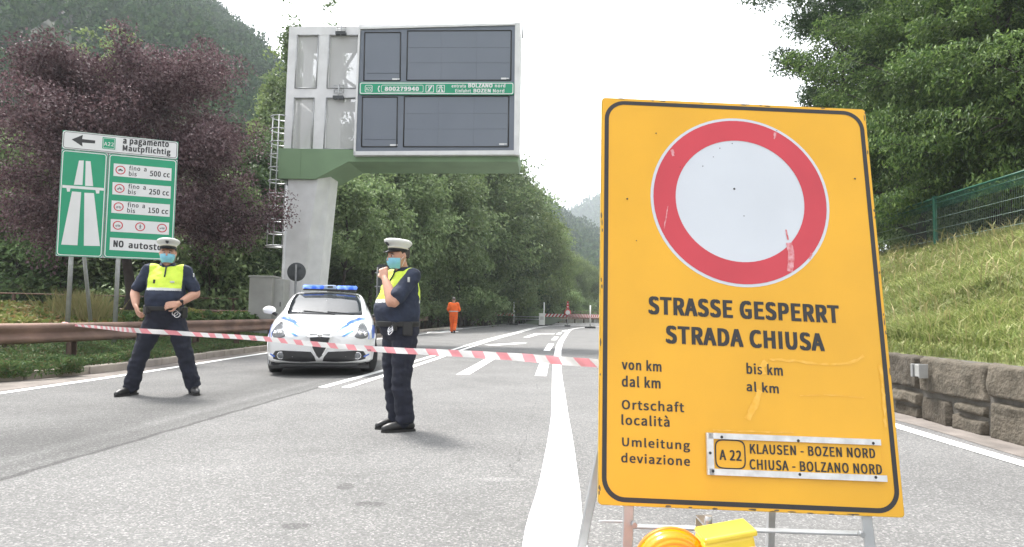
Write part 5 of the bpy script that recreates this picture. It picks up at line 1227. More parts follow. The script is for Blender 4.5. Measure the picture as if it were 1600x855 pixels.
for i in range(len(rows)-1):
    for j in range(nP_-1):
        q = [rows[i][j], rows[i][j+1], rows[i+1][j+1], rows[i+1][j]]; cx = sum(p[0] for p in q)/4; cyy = sum(p[1] for p in q)/4; czz = sum(p[2] for p in q)/4
        if abs(cx) > .60 and any((cyy-a)**2+(czz-WR)**2 < .352**2 for a in AX): continue
        fs.append((i*nP_+j, i*nP_+j+1, (i+1)*nP_+j+1, (i+1)*nP_+j))
cb.add(vs, fs, 0, True); cb.add(rows[0], [list(range(nP_))], 0, True); cb.add(rows[-1], [list(range(nP_))[::-1]], 0, True)
full = MB(); full.add(vs, [(i*nP_+j, i*nP_+j+1, (i+1)*nP_+j+1, (i+1)*nP_+j) for i in range(len(rows)-1) for j in range(nP_-1)]); full.add(rows[0], [list(range(nP_))])
BV = BVHTree.FromPolygons([Vector(v) for v in full.v], full.f)
fr_axle = Vector((-3.31, 11.78, 0)); cth = math.radians(12.5); cR = Matrix.Rotation(cth, 3, 'Z')
car = thing('police_car', 'white and blue police car with its blue light bar on, facing the camera', 'police car', loc=tuple(fr_axle-cR @ Vector((0, AX[0], 0))), rz=cth)
body = cb.build('body', M_CARW, car)
def hit(axis, a, b, off):
    if axis == 'F': o, d = Vector((a, -4, b)), Vector((0, 1, 0))
    elif axis == 'T': o, d = Vector((a, b, 4)), Vector((0, 0, -1))
    elif axis == 'L': o, d = Vector((-4, a, b)), Vector((1, 0, 0))
    else: o, d = Vector((4, a, b)), Vector((-1, 0, 0))
    p, n_, _, _ = BV.ray_cast(o, d)
    if p is None: return o+d*4
    return p-d*off
def resamp(poly, k, closed=True):
    out = []; n_ = len(poly)
    for i in range(n_):
        a, b = Vector(poly[i]), Vector(poly[(i+1) % n_])
        for t in range(k): out.append(tuple(a.lerp(b, t/k)))
    return out
def patch(name, poly, axis, m, off=.004, parent=None, rnd=True, k=6, rings=7, thick=True):
    B_ = [tuple(p) for p in crv(poly+[poly[0]], k)[:-1]] if rnd else resamp(poly, k)
    cx = sum(p[0] for p in B_)/len(B_); cz = sum(p[1] for p in B_)/len(B_); mb = MB(); R_ = []
    for i in range(rings+1):
        s = i/rings if i else .02; R_.append([tuple(hit(axis, cx+(x-cx)*s, cz+(z-cz)*s, off)) for x, z in B_])
    if thick: R_.append([tuple(hit(axis, x, z, -.01)) for x, z in B_])
    R_ = [r_+[r_[0]] for r_ in R_]; mb.grid(R_, 0, True); return mb.build(name, m, parent or car)
# glass
patch('windscreen', [(-.665,1.30),(-.35,1.245),(0,1.225),(.35,1.245),(.665,1.30),(.635,1.75),(.585,2.12),(.3,2.17),(0,2.18),(-.3,2.17),(-.585,2.12),(-.635,1.75)], 'T', M_GLASS, .005, rnd=False, k=4)
patch('cowl', [(-.64,1.255),(0,1.17),(.64,1.255),(.66,1.29),(.35,1.238),(0,1.218),(-.35,1.238),(-.66,1.29)], 'T', M_CARK, .004, rnd=False, rings=3)
for ax in 'LR':
    patch('side_window', [(1.72,.99),(2.45,1.0),(2.45,1.33),(2.2,1.31),(1.95,1.2)], ax, M_GLASS, .004, rnd=False, k=4); patch('side_window', [(2.55,1.0),(3.3,1.04),(3.15,1.28),(2.85,1.33),(2.55,1.335)], ax, M_GLASS, .004, rnd=False, k=4)
    patch('side_stripe', [(.24,.60),(.30,.74),(.62,.83),(1.0,.82),(2.0,.80),(3.0,.83),(4.05,.90),(4.1,.74),(3.0,.66),(2.0,.64),(1.28,.62),(1.2,.68),(.9,.72),(.62,.66),(.45,.60)], ax, M_CARB, .0035, rnd=False, k=4)
patch('rear_window', [(-.5,3.55),(.5,3.55),(.5,4.0),(-.5,4.0)], 'T', M_GLASS, .004, rnd=False)
for s in (-1, 1):
    mb = MB(); mb.tube([hit('T', s*.05+.22, 1.215, .012), hit('T', s*.05+.22-.30, 1.30, .012), hit('T', s*.05+.22-.55, 1.335, .012)] if s < 0 else [hit('T', .52, 1.235, .012), hit('T', .28, 1.29, .012), hit('T', .04, 1.31, .012)], .010, 5); mb.build('wiper', M_CARK, car)
# front details
for s in (-1, 1):
    sx_ = lambda P_: [(s*x, z) for x, z in P_]
    hl = patch('headlight', sx_([(.585,.625),(.55,.655),(.575,.73),(.615,.83),(.67,.872),(.725,.83),(.765,.74),(.775,.67),(.74,.625),(.66,.612)]), 'F', M_LENS, .006)
    for (x, z, r_) in ((.635,.70,.045),(.715,.69,.04)):
        p = hit('F', s*x, z, .004); mb = MB(); mb.lathe([(r_,-.0),(r_*.8,-.012),(r_*.4,-.02),(0,-.022)], 20, c=tuple(p), axis='Y'); mb.build('lamp', M_CHROME, hl)
    patch('air_intake', sx_([(.735,.275),(.745,.34),(.70,.405),(.60,.418),(.30,.408),(.135,.40),(.075,.32),(.05,.245),(.2,.232),(.45,.228),(.62,.25)]), 'F', M_CARK, .004, rnd=False, k=5)
    p = hit('F', s*.605, .335, .006); fg = MB(); fg.lathe([(.052,.01),(.052,-.012),(.044,-.018),(.0,-.022)], 20, c=tuple(p), axis='Y'); fg.build('fog_light', M_LENS, car)
    fr_ = MB(); fr_.tube([tuple(Vector(p)+Vector((.056*math.cos(a), -.006, .056*math.sin(a)))) for a in [2*PI*i/16 for i in range(17)]], .008, 5); fr_.build('fog_light_ring', M_CHROME, car)
    patch('livery_stripe', sx_([(.40,.862),(.47,.905),(.60,.945),(.735,.968),(.735,.925),(.60,.895),(.50,.865),(.43,.838)]), 'F', M_CARB, .0035, rnd=False, k=4)
    patch('livery_stripe', sx_([(.255,.735),(.33,.80),(.44,.862),(.46,.835),(.36,.775),(.28,.722)]), 'F', M_CARB, .0035, rnd=False, k=4)
    patch('livery_stripe', sx_([(.34,.648),(.42,.71),(.52,.755),(.535,.735),(.45,.69),(.39,.645)]), 'F', mat('livery_light_blue', (.12,.32,.66), .3, var=.05), .0035, rnd=False, k=4)
    patch('livery_stripe', sx_([(.80,.335),(.72,.302),(.70,.318),(.745,.345),(.80,.36)]), 'F', M_CARB, .0035, rnd=False, k=4)
    patch('bonnet_vent', sx_([(.035,.655),(.145,.66),(.165,.685),(.045,.682)]), 'F', M_CARK, .004, rnd=False)
    mi = MB(); mi.lathe([(.0,-.055),(.05,-.045),(.072,-.01),(.075,.03),(.055,.06),(0,.068)], 18, axis='Y')
    mi.v = [(s*.985+x*1.55, 1.42+y*1.3, 1.065+z*1.0) for x, y, z in mi.v]; mir = mi.build('wing_mirror', M_CARW, car)
    mb = MB(); mb.tube([(s*.845,1.42,.975),(s*.92,1.42,1.02)], .03, 8); mb.build('mirror_arm', M_CARK, mir)
    # wheels
    for k, a in enumerate(AX):
        st_ = math.radians(14) if k == 0 else 0; w = thing('wheel', None, None); del_ = None; w.parent = car; w.location = (s*.775, a, WR); w.rotation_euler = (0, 0, st_)
        mb = MB(); mb.lathe([(.205,-.10),(.27,-.108),(.305,-.095),(WR,-.07),(WR,.07),(.305,.095),(.27,.108),(.205,.10)], 40, axis='X'); mb.build('tyre', M_TYRE, w)
        mb = MB(); mb.lathe([(.212,s*.085),(.205,s*.10),(.195,s*.085),(.19,s*.03),(.0,s*.03)], 32, axis='X', mi=1); mb.lathe([(.05,s*.09),(.0,s*.098)], 16, axis='X'); mb.lathe([(.215,s*.088),(.2,s*.108),(.192,s*.088)], 32, axis='X')
        for i in range(5):
            an = 2*PI*i/5
            for da in (-.14, .14):
                mb.tube([(s*.09,.04*math.cos(an),.04*math.sin(an)), (s*.085,.2*math.cos(an+da),.2*math.sin(an+da))], .014, 5)
        mb.build('rim', [M_RIM, M_CARK], w)
        arch = MB(); arch.tube([tuple(hit('L' if s < 0 else 'R', a+.36*math.cos(t), WR+.36*math.sin(t), .002)) for t in [PI*(-.12+1.24*i/20) for i in range(21)]], .012, 5); arch.build('wheel_arch', M_CARW, car)
mb = MB()
for a in AX: mb.box((0, a, .42), (1.58, .78, .56))
mb.box((0, 2.2, .24), (1.5, 3.9, .16)); mb.build('underbody', M_CARK, car)
patch('splitter', [(-.62,.20),(.62,.20),(.56,.185),(-.56,.185)], 'F', M_CARK, .006, rnd=False)
mb = MB(); mb.box((0,.16,.17), (1.25,.2,.06), bev=.02); mb.box((0,.5,.14), (1.6,.6,.05)); mb.build('bumper_lip', M_CARK, car)
patch('bumper_blade', [(-.72,.245),(-.45,.212),(-.30,.205),(-.30,.232),(-.45,.236),(-.70,.262)], 'F', M_CARW, .012, rnd=False); patch('bumper_blade', [(.72,.245),(.45,.212),(.30,.205),(.30,.232),(.45,.236),(.70,.262)], 'F', M_CARW, .012, rnd=False)
patch('grille_surround', [(-.205,.66),(0,.672),(.205,.66),(.135,.47),(.06,.31),(.03,.255),(0,.243),(-.03,.255),(-.06,.31),(-.135,.47)], 'F', M_CARW, .022, rnd=False)
patch('grille_trim', [(-.175,.645),(0,.655),(.175,.645),(.11,.46),(.045,.335),(0,.295),(-.045,.335),(-.11,.46)], 'F', M_CHROME, .026, rnd=False)
patch('grille', [(-.16,.635),(0,.645),(.16,.635),(.10,.46),(.04,.345),(0,.31),(-.04,.345),(-.10,.46)], 'F', M_CARK, .029, rnd=False)
p = hit('F', 0, .668, .03); mb = MB(); mb.lathe([(.036,0),(.036,-.006),(.03,-.009),(0,-.010)], 20, c=tuple(p), axis='Y'); mb.build('badge', M_CHROME, car)
mb = MB(); c = Vector(hit('F', .42, .475, .012)); R_ = Matrix.Rotation(math.radians(9), 3, 'Z'); mb.box(c, (.36,.012,.075), 0, R_)
mb.build('number_plate', M_SWHITE, car)
mb = MB()
for i, wd in enumerate((.03,.02,.02,.0,.02,.02,.02,.0,.02,.02)):
    if wd: mb.box(c+R_ @ Vector((-.15+i*.032, -.0065, 0)), (wd,.003,.035), 0, R_)
mb.build('plate_marks', M_SBLACK, car)
# bonnet shut lines
mb = MB()
for s in (-1, 1): mb.tube([tuple(hit('T', s*x, y, .0005)) for x, y in ((.20,.06),(.30,.25),(.42,.5),(.55,.85),(.64,1.2))], .004, 4)
mb.build('shut_line', mat('shut_line', (.25,.25,.26), .6), car)
# light bar
lb = thing('light_bar', None, None); lb.parent = car; lb.location = (0.03, 2.32, 1.50)
mb = MB(); mb.box((-.32,0,.028), (.40,.22,.075), bev=.03); mb.build('blue_lens', M_BLUE, lb); mb = MB(); mb.box((.32,0,.028), (.40,.22,.075), bev=.03); mb.build('blue_lens', M_BLUE, lb)
mb = MB(); mb.box((0,0,.03), (.23,.20,.085), bev=.02); mb.build('centre_module', mat('siren_grey', (.35,.45,.62), .3), lb); mb = MB(); mb.box((0,0,-.025), (1.02,.2,.03), bev=.01); mb.build('base', M_CARK, lb)
mb = MB(); mb.box((0,-.103,.035), (.10,.01,.04)); mb.build('speaker', M_DARKGREY, lb)

# ================================================================== PEOPLE
from mathutils import noise as mnoise
M_SKIN = mat('skin', (.50,.27,.19), .5, var=.08, scale=20); M_SKIN.node_tree.nodes['Principled BSDF'].inputs['Subsurface Weight'].default_value = .15; M_SKIN.node_tree.nodes['Principled BSDF'].inputs['Subsurface Radius'].default_value = (.02,.008,.004)
M_NAVY = mat('navy_cloth', (.017,.024,.048), .85, var=.25, scale=14, bump=.35, bscale=26); M_TROU = mat('trouser_cloth', (.012,.014,.026), .88, var=.25, scale=12, bump=.4, bscale=22)
M_HIVIS = mat('hi_vis_yellow', (.60,.76,.075), .75, var=.06, scale=12, bump=.25, bscale=22); M_REFL = mat('reflective_band', (.55,.56,.55), .4, var=.08)
M_BOOT = mat('black_leather', (.016,.016,.017), .42, var=.3, scale=20); M_BELT = mat('belt_black', (.012,.012,.013), .5, var=.2); M_CAPW = mat('cap_white', (.60,.60,.58), .7, var=.05, scale=10); M_HAIR = mat('dark_hair', (.045,.038,.034), .7, var=.4, scale=60)
M_MASK = mat('mask_blue', (.22,.52,.66), .8, var=.08, scale=30, bump=.4, bscale=30); M_EYE = mat('eye_dark', (.03,.022,.02), .2); M_ORANGE = mat('work_orange', (.86,.14,.015), .8, var=.12, scale=8, bump=.4, bscale=12); M_METAL = mat('handcuff_steel', (.6,.6,.62), .25, .9); M_SOLE = mat('sole_rubber', (.03,.03,.03), .9)
def sph(mb, c, r, n=12, s=(1, 1, 1)):
    pr = [(0, -1)]+[(math.cos(a), math.sin(a)) for a in [PI*(-.5+i/(n/2+1)) for i in range(1, int(n/2)+1)]]+[(0, 1)]
    o = len(mb.v); mb.lathe([(r*a, r*b) for a, b in pr], n); mb.v[o:] = [(c[0]+x*s[0], c[1]+y*s[1], c[2]+z*s[2]) for x, y, z in mb.v[o:]]
def limb(mb, pts, rs, n=12, ends=True):
    P_ = [Vector(p) for p in crv([tuple(p) for p in pts], 5)]; R_ = [a[0] for a in crv([(r,) for r in rs], 5)]; mb.tube(P_, R_, n)
    if ends: sph(mb, pts[0], rs[0]*.99); sph(mb, pts[-1], rs[-1]*.99)
def rings(mb, R_, n=24, e=2.4):
    """closed stack of super-ellipses (x, y, z, rx, ry)"""
    R2 = crv(R_, 4); rows = []
    for (x, y, z, rx, ry) in R2:
        row = []
        for k in range(n):
            a = 2*PI*k/n; c_, s_ = math.cos(a), math.sin(a); row.append((x+rx*math.copysign(abs(c_)**(2/e), c_), y+ry*math.copysign(abs(s_)**(2/e), s_), z))
        rows.append(row+[row[0]])
    o = len(mb.v); vs = [p for r_ in rows for p in r_[:-1]]; N = len(rows)
    mb.add(vs, [(i*n+k, i*n+(k+1)%n, (i+1)*n+(k+1)%n, (i+1)*n+k) for i in range(N-1) for k in range(n)]+[list(range(n))[::-1], [(N-1)*n+k for k in range(n)]], 0, True)
def fuse(mb, name, mats, parent, vox=.007, smooth=4, crease=0.0, pick=None, freq=9):
    o = mb.build('temporary', mats[0] if isinstance(mats, (list, tuple)) else mats)
    m = o.modifiers.new('r', 'REMESH'); m.mode = 'VOXEL'; m.voxel_size = vox; m.use_smooth_shade = True
    s = o.modifiers.new('s', 'SMOOTH'); s.iterations = smooth; s.factor = .5
    C.objects.unlink(o); me = evaluated_mesh(o); me.name = name
    old = o.data; bpy.data.objects.remove(o); bpy.data.meshes.remove(old)
    if crease:
        nv = len(me.vertices); nb = np.empty(nv*3, np.float32); me.vertices.foreach_get('normal', nb); nb = nb.reshape(-1, 3); pb = np.empty(nv*3, np.float32); me.vertices.foreach_get('co', pb); pb = pb.reshape(-1, 3)
        for iv in range(nv):
            p = Vector(pb[iv]); d = (mnoise.noise(Vector((p.x*freq, p.y*freq, p.z*freq*1.9)))*.65+mnoise.noise(Vector((p.x*freq*2.3+5, p.y*freq*2.3, p.z*freq*3.6)))*.35)*crease; pb[iv] += nb[iv]*d
        me.vertices.foreach_set('co', pb.ravel())
    me.materials.clear()
    for x in (mats if isinstance(mats, (list, tuple)) else [mats]): me.materials.append(x)
    me.polygons.foreach_set('use_smooth', [True]*len(me.polygons))
    if pick: me.polygons.foreach_set('material_index', [pick(p.center) for p in me.polygons])
    me.update(); return link(name, me, parent)
def hand(mb, W, D, N, curl, side, spread=.06, thumb_close=.3):
    W, D, N = Vector(W), Vector(D).normalized(), Vector(N); N = (N-D*N.dot(D)).normalized(); S = D.cross(N)*side
    for o in (-.028, -.010, .010, .028): limb(mb, [W+S*o*.7, W+D*.045+S*o, W+D*.088+S*o*1.08], [.018, .0165, .0125], 8)
    for i, (o, L) in enumerate(((.033,.070),(.011,.079),(-.011,.073),(-.032,.057))):
        b = W+D*.086+S*o*1.05; d = (D+S*o*spread*8).normalized(); pts = [b]; ang = 0; p = b
        for k, f in enumerate((.45,.32,.25)):
            ang += curl*(.8 if k == 0 else 1.0)*(1+.05*i); dd = d*math.cos(ang)+N*math.sin(ang); p = p+dd*L*f; pts.append(p)
        limb(mb, pts, [.0098,.0092,.0084,.0072], 8)
    t0 = W+D*.022+S*.028; t1 = t0+(D*.55+S*.65+N*.35).normalized()*.042; t2 = t1+(D*.85+S*(.35-thumb_close)+N*(.3+thumb_close)).normalized()*.034; t3 = t2+(D*.8+S*(-.1-thumb_close)+N*(.35+thumb_close)).normalized()*.026
    limb(mb, [t0, t1, t2, t3], [.016,.0125,.0105,.0085], 8)

def person(label, loc, rz, S, P, kind='police', vox=.0075, name='person'):
    root = thing(name, label, 'person', loc=loc, rz=rz); root.scale = (S, S, S)
    V3 = Vector; belly = P.get('belly', .0); kk = P.get('build', 1.0)
    hc = V3(P.get('head', (0, -.015, 1.515))); hy = Matrix.Rotation(P.get('head_yaw', 0), 3, 'Z') @ Matrix.Rotation(P.get('nod', 0), 3, 'X')
    H_ = lambda x, y, z: hc+hy @ V3((x, y, z))
    LS, RS = V3(P.get('LS', (.172*kk, .01, 1.425))), V3(P.get('RS', (-.172*kk, .01, 1.425)))
    arms = {1: (LS, V3(P['LE']), V3(P['LW'])), -1: (RS, V3(P['RE']), V3(P['RW']))}
    legs = {1: (V3((.095, 0, .90)), V3(P['LK']), V3(P['LA'])), -1: (V3((-.095, 0, .90)), V3(P['RK']), V3(P['RA']))}
    # ---- body: one continuous surface with head, arms and hands
    b = MB()
    hr = [(0,-.050,.0,.030,.026),(0,-.036,.018,.050,.052),(0,-.016,.05,.064,.076),(0,-.004,.09,.071,.090),(0,.0,.13,.075,.096),(0,.004,.17,.0755,.095),(0,.008,.205,.064,.080),(0,.010,.230,.038,.048)]
    o = len(b.v); rings(b, hr, 20, 2.1); b.v[o:] = [tuple(H_(*v)) for v in b.v[o:]]
    limb(b, [H_(0,-.088,.122), H_(0,-.103,.098), H_(0,-.112,.078)], [.010,.012,.014], 8); limb(b, [H_(-.035,-.084,.128), H_(0,-.094,.127), H_(.035,-.084,.128)], [.009,.010,.009], 8)
    limb(b, [H_(-.022,-.088,.040), H_(0,-.095,.041), H_(.022,-.088,.040)], [.007,.009,.007], 8)
    for s in (-1, 1): limb(b, [H_(s*.074,.012,.075), H_(s*.082,.020,.10), H_(s*.078,.018,.125)], [.010,.014,.011], 8)
    limb(b, [H_(0,.012,.06), V3((0,.012,1.47)), V3((0,.018,1.42))], [.062,.060,.066], 14)
    rings(b, [(0,0,.86,.14,.10),(0,-.01,1.02,.15,.11),(0,-.01-belly*.3,1.15,.16,.12),(0,0,1.32,.165,.11),(0,.01,1.42,.14,.08),(0,.015,1.46,.07,.06)], 18)
    for s, (a, e, w) in arms.items():
        limb(b, [a, a.lerp(e, .5), e, e.lerp(w, .3), e.lerp(w, .75), w], [.055*kk,.049*kk,.043*kk,.046*kk,.036*kk,.028], 12)
        D, N, cu = P['LH' if s > 0 else 'RH']; hand(b, w, D, N, cu, s if not P.get('flip') else -s)
    for s, (h, k, a) in legs.items(): limb(b, [h, h.lerp(k, .5), k, k.lerp(a, .4), a], [.075,.065,.050,.048,.035], 12)
    fuse(b, 'body', M_SKIN, root, min(vox, .006), 3)
    # eyes
    for s in (-1, 1):
        mb = MB(); sph(mb, H_(s*.031,-.0835,.108), .011, 10, (1.15,.7,.75)); ey = mb.build('eye', mat('eye_white', (.6,.58,.55), .3), root)
        mb = MB(); sph(mb, H_(s*.031,-.0905,.108), .006, 8); mb.build('iris', M_EYE, ey)
        mb = MB(); limb(mb, [H_(s*.016,-.093,.124), H_(s*.035,-.092,.129), H_(s*.054,-.080,.123)], [.004,.005,.003], 6); mb.build('eyebrow', M_HAIR, root)
    # ---- top
    tk = P.get('torso', 1.0)
    def torso_y(x, z):
        tab = [(.93,.140*tk,.0),(1.02,.150*tk+belly*.5,-.012-belly*.45),(1.12,.155*tk+belly*.75,-.018-belly*.6),(1.23,.146*tk+belly*.35,-.012-belly*.25),(1.33,.132*tk,-.005),(1.41,.10,.008),(1.455,.082,.014)]
        zz = [a for a, _, _ in tab]; ry = np.interp(z, zz, [a for _, a, _ in tab]); y0 = np.interp(z, zz, [a for _, _, a in tab]); rx = .188*tk; return float(y0-ry*max(.05, 1-abs(x/rx)**2.5)**(1/2.5))
    main, trm = (M_NAVY, M_TROU) if kind == 'police' else (M_ORANGE, M_ORANGE)
    t = MB()
    rings(t, [(0,.0,.93,.178*tk,.140*tk),(0,-.012-belly*.45,1.02,.190*tk,.150*tk+belly*.5),(0,-.018-belly*.6,1.12,.196*tk,.155*tk+belly*.75),(0,-.012-belly*.25,1.23,.192*tk,.146*tk+belly*.35),(0,-.005,1.33,.188*tk,.132*tk),(0,.008,1.41,.165*kk,.10),(0,.014,1.455,.105,.082),(0,.014,1.475,.075,.074)], 28, 2.5)
    for s, (a, e, w) in arms.items():
        if kind == 'police': limb(t, [a.lerp(V3((0,0,a.z-.03)), .35), a, a.lerp(e, .35), a.lerp(e, .78)], [.074,.066*kk,.063*kk,.067*kk], 14, True)
        else: limb(t, [a.lerp(V3((0,0,a.z-.03)), .35), a, a.lerp(e, .5), e, e.lerp(w, .5), e.lerp(w, .92)], [.080,.078,.070,.064,.056,.050], 14)
    zy, zr = P.get('zy', 1.215), .030
    def pick(c):
        if kind != 'police': return 0
        for s, (a, e, w) in arms.items():
            d = e-a; tt = (c-a).dot(d)/d.dot(d); off = (c-a-d*tt).length
            arm_out = s*(c.x-a.x)
            if arm_out > -.012: return 0
            if tt > .12 and off < .085 and (c.y < a.y-.06 or c.z < a.z-.12) and c.y < torso_y(c.x, c.z)-.012: return 0
        if (c-V3((0,.012,c.z))).length < .085 and c.z > 1.455: return 0
        if c.z > zy: return 1
        if c.z > zy-zr: return 2
        return 0
    fuse(t, 'shirt' if kind == 'police' else 'work_jacket', [main, M_HIVIS, M_REFL], root, vox, 4, .014, pick, 7)
    # ---- trousers
    t = MB(); rings(t, [(0,.008,.735,.055,.06),(0,.006,.79,.115,.10),(0,.004,.86,.165*tk,.128*tk),(0,-.003-belly*.25,.93,.182*tk,.144*tk+belly*.25),(0,-.006-belly*.42,1.0,.182*tk,.146*tk+belly*.45)], 26, 2.5)
    for s, (h, k, a) in legs.items():
        hem = a+V3((0,0,-.02)); limb(t, [h+V3((0,0,-.02)), h.lerp(k, .45), k, k.lerp(a, .5), hem], [.104*tk,.102*tk,.088*tk**.5,.084*tk**.5,.080*tk**.5], 16, False)
        if kind == 'police':
            m_ = h.lerp(k, .62); t.box(m_+V3((s*.085, .0, 0)), (.035,.11,.17), bev=.012)
        # soft break over the shoe
        limb(t, [hem+V3((0,-.03,-.01)), hem+V3((0,.03,-.01))], [.058,.058], 12)
    fuse(t, 'trousers', trm, root, vox, 4, .021, None, 7)
    # ---- shoes
    for s, (h, k, a) in legs.items():
        fd = Matrix.Rotation(P['LF' if s > 0 else 'RF'], 3, 'Z'); F_ = lambda x, y, z: V3((a.x, a.y, 0))+fd @ V3((x, y, z))
        m_ = MB(); limb(m_, [F_(0,.055,.045), F_(0,.0,.058), F_(0,-.08,.050), F_(0,-.155,.040), F_(0,-.195,.034)], [.040,.046,.044,.042,.030], 14); limb(m_, [F_(0,.02,.05), a+V3((0,.01,.02))], [.048,.050], 12)
        m_.v = [(x, y, max(.014, z)) for x, y, z in m_.v]; sh = fuse(m_, 'shoe', M_BOOT, root, vox, 3)
        m_ = MB(); pl_ = [F_(x, y, 0) for x, y in ((-.034,.09),(.034,.09),(.044,.0),(.046,-.11),(.036,-.19),(0,-.225),(-.036,-.19),(-.046,-.11),(-.044,.0))]; n_ = len(pl_)
        m_.add([(p.x, p.y, .0) for p in pl_]+[(p.x, p.y, .020) for p in pl_], [list(range(n_))[::-1], list(range(n_, 2*n_))]+[(i, (i+1) % n_, n_+(i+1) % n_, n_+i) for i in range(n_)]); m_.build('sole', M_SOLE, sh)
    if kind != 'police':
        M_HAIR2 = mat('grey_hair', (.13,.12,.115), .7, var=.3, scale=60)
        m_ = MB(); o = len(m_.v); rings(m_, [(0,.012,.10,.078,.098),(0,.012,.16,.083,.104),(0,.014,.21,.072,.090),(0,.014,.245,.04,.05)], 18); m_.v[o:] = [tuple(H_(x, max(y, -.06), z)) for x, y, z in m_.v[o:]]; fuse(m_, 'hair', M_HAIR2, root, .012, 2, .006)
        m_ = MB(); rings(m_, [(0,.0,1.04,.20*tk,.165*tk),(0,.0,1.08,.20*tk,.166*tk)], 24, 2.5); m_.build('reflective_stripe', M_REFL, root); return root
    # ---- collar, placket, badges
    m_ = MB(); rows = []
    for z, r1, r2 in ((1.452,.088,.080),(1.485,.076,.074),(1.512,.074,.075),(1.480,.090,.086)): rows.append([(r1*math.sin(a), .012-r2*math.cos(a), z-(.035 if z > 1.5 else .015)*max(0, math.cos(a))**6-(.008)*math.cos(a)) for a in [2*PI*(.03+.94*i/30) for i in range(31)]])
    m_.grid(rows); m_.build('collar', M_NAVY, root)
    m_ = MB(); m_.tube([(0, torso_y(0, z)-.006, z) for z in (1.46,1.42,1.37,1.34)], .008, 6); m_.build('placket', M_NAVY, root)
    for x, z, w, h, mm, nm in ((.085,1.285,.045,.02,M_REFL,'chest_badge'),(-.10,1.285,.022,.045,M_BELT,'pen_loop')):
        m_ = MB(); m_.box((x, torso_y(x, z)-.004, z), (w,.012,h), bev=.003); m_.build(nm, mm, root)
    s = 1; a, e, w = arms[1]; d = (e-a).normalized(); q = a.lerp(e, .32); out = V3((.8,-.6,0)); out = (out-d*out.dot(d)).normalized(); m_ = MB(); m_.box(q+out*.077*kk, (.012,.02,.045), bev=.003); m_.build('sleeve_badge', M_REFL, root)
    # ---- belt with gear
    m_ = MB(); rings(m_, [(0,-.006-belly*.40,.955,.188*tk,.150*tk+belly*.40),(0,-.008-belly*.44,1.005,.190*tk,.153*tk+belly*.48)], 32, 2.5); bl = m_.build('belt', M_BELT, root)
    m_ = MB(); m_.box((0, -.155*tk-belly*.62, .98), (.055,.014,.05), bev=.006); m_.build('buckle', M_BELT, bl)
    for (x, y, z, dx, dy, dz, nm) in ((.185*tk, -.04, .94, .05,.09,.13,'holster'),(.13*tk, -.13-belly*.35, .965, .06,.045,.085,'pouch'),(-.14*tk, -.12-belly*.3, .965, .06,.045,.08,'pouch'),(-.19*tk, .0, .96, .045,.07,.12,'radio')):
        m_ = MB(); m_.box((x, y, z), (dx,dy,dz), 0, Matrix.Rotation(-.5*x/.18, 3, 'Z'), bev=.012); m_.build(nm, M_BELT, bl)
    m_ = MB(); c = V3((.125*tk, -.165-belly*.45, .935))
    for k in (0, 1): m_.tube([c+V3((.030*math.cos(a)+.022*k, -.008*k+.014*math.sin(a), .030*math.sin(a)-.02*k)) for a in [2*PI*i/16 for i in range(17)]], .0055, 6)
    m_.build('handcuffs', M_METAL, bl)
    if P.get('watch'):
        a, e, w = arms[1]; q = e.lerp(w, .88); d = (w-e).normalized(); m_ = MB(); x_ = d.orthogonal().normalized(); y_ = d.cross(x_); m_.tube([q+x_*.034*math.cos(t_)+y_*.034*math.sin(t_) for t_ in [2*PI*i/18 for i in range(19)]], .009, 6)
        fn = V3((.3,-.9,.3)); fn = (fn-d*fn.dot(d)).normalized(); sph(m_, q+fn*.036, .020, 10); m_.build('watch', M_BELT, root)
    # ---- mask
    m_ = MB(); rows = []
    for i in range(9):
        z = -.012+.098*i/8; row = []
        for k in range(17):
            a = math.radians(-82+164*k/16); r1 = np.interp(z, [-.012,.02,.05,.086], [.050,.066,.073,.074]); r2 = np.interp(z, [-.012,.02,.05,.086], [.072,.096,.108,.106]); pl_ = .0025*math.sin(i*PI*.9)
            row.append(tuple(H_((r1+.004)*math.sin(a), -.004-(r2+.006+pl_)*max(0, math.cos(a))**.8+ (.0), z+.006*math.cos(a))))
        rows.append(row)
    m_.grid(rows); mk = m_.build('face_mask', M_MASK, root)
    for s in (-1, 1): m_ = MB(); m_.tube([H_(s*.076,-.018,.075), H_(s*.082,.012,.105), H_(s*.082,.026,.085), H_(s*.075,-.012,.01)], .0022, 5); m_.build('ear_loop', M_WHITE, mk)
    # ---- hair and cap
    m_ = MB(); o = len(m_.v); rings(m_, [(0,.022,.085,.070,.086),(0,.016,.13,.0785,.099),(0,.014,.17,.079,.099),(0,.014,.19,.076,.095)], 18); m_.v[o:] = [tuple(H_(x, max(y, -.012 if z < .15 else -.06), z)) for x, y, z in m_.v[o:]]; fuse(m_, 'hair', M_HAIR, root, .007, 2, .003)
    def capv(p): x, y, z = p; return tuple(H_(x*1.0, y*1.10+.004, z+.150-y*.16))
    m_ = MB(); m_.lathe([(.0855,.012),(.0875,.040),(.100,.056),(.116,.072),(.122,.086),(.118,.099),(.102,.109),(.06,.116),(0,.118)], 36); m_.v = [capv(p) for p in m_.v]; cp = m_.build('cap', M_CAPW, root)
    m_ = MB(); m_.lathe([(.0845,-.004),(.0885,-.002),(.0895,.022),(.0885,.032),(.086,.034)], 36); m_.v = [capv(p) for p in m_.v]; m_.build('hatband', M_BELT, cp)
    m_ = MB(); m_.lathe([(.0895,.022),(.0915,.024),(.0915,.034),(.089,.036)], 36); m_.v = [capv(p) for p in m_.v]; m_.build('cap_cord', mat('cap_cord', (.55,.52,.42), .5), cp)
    m_ = MB(); rows = []
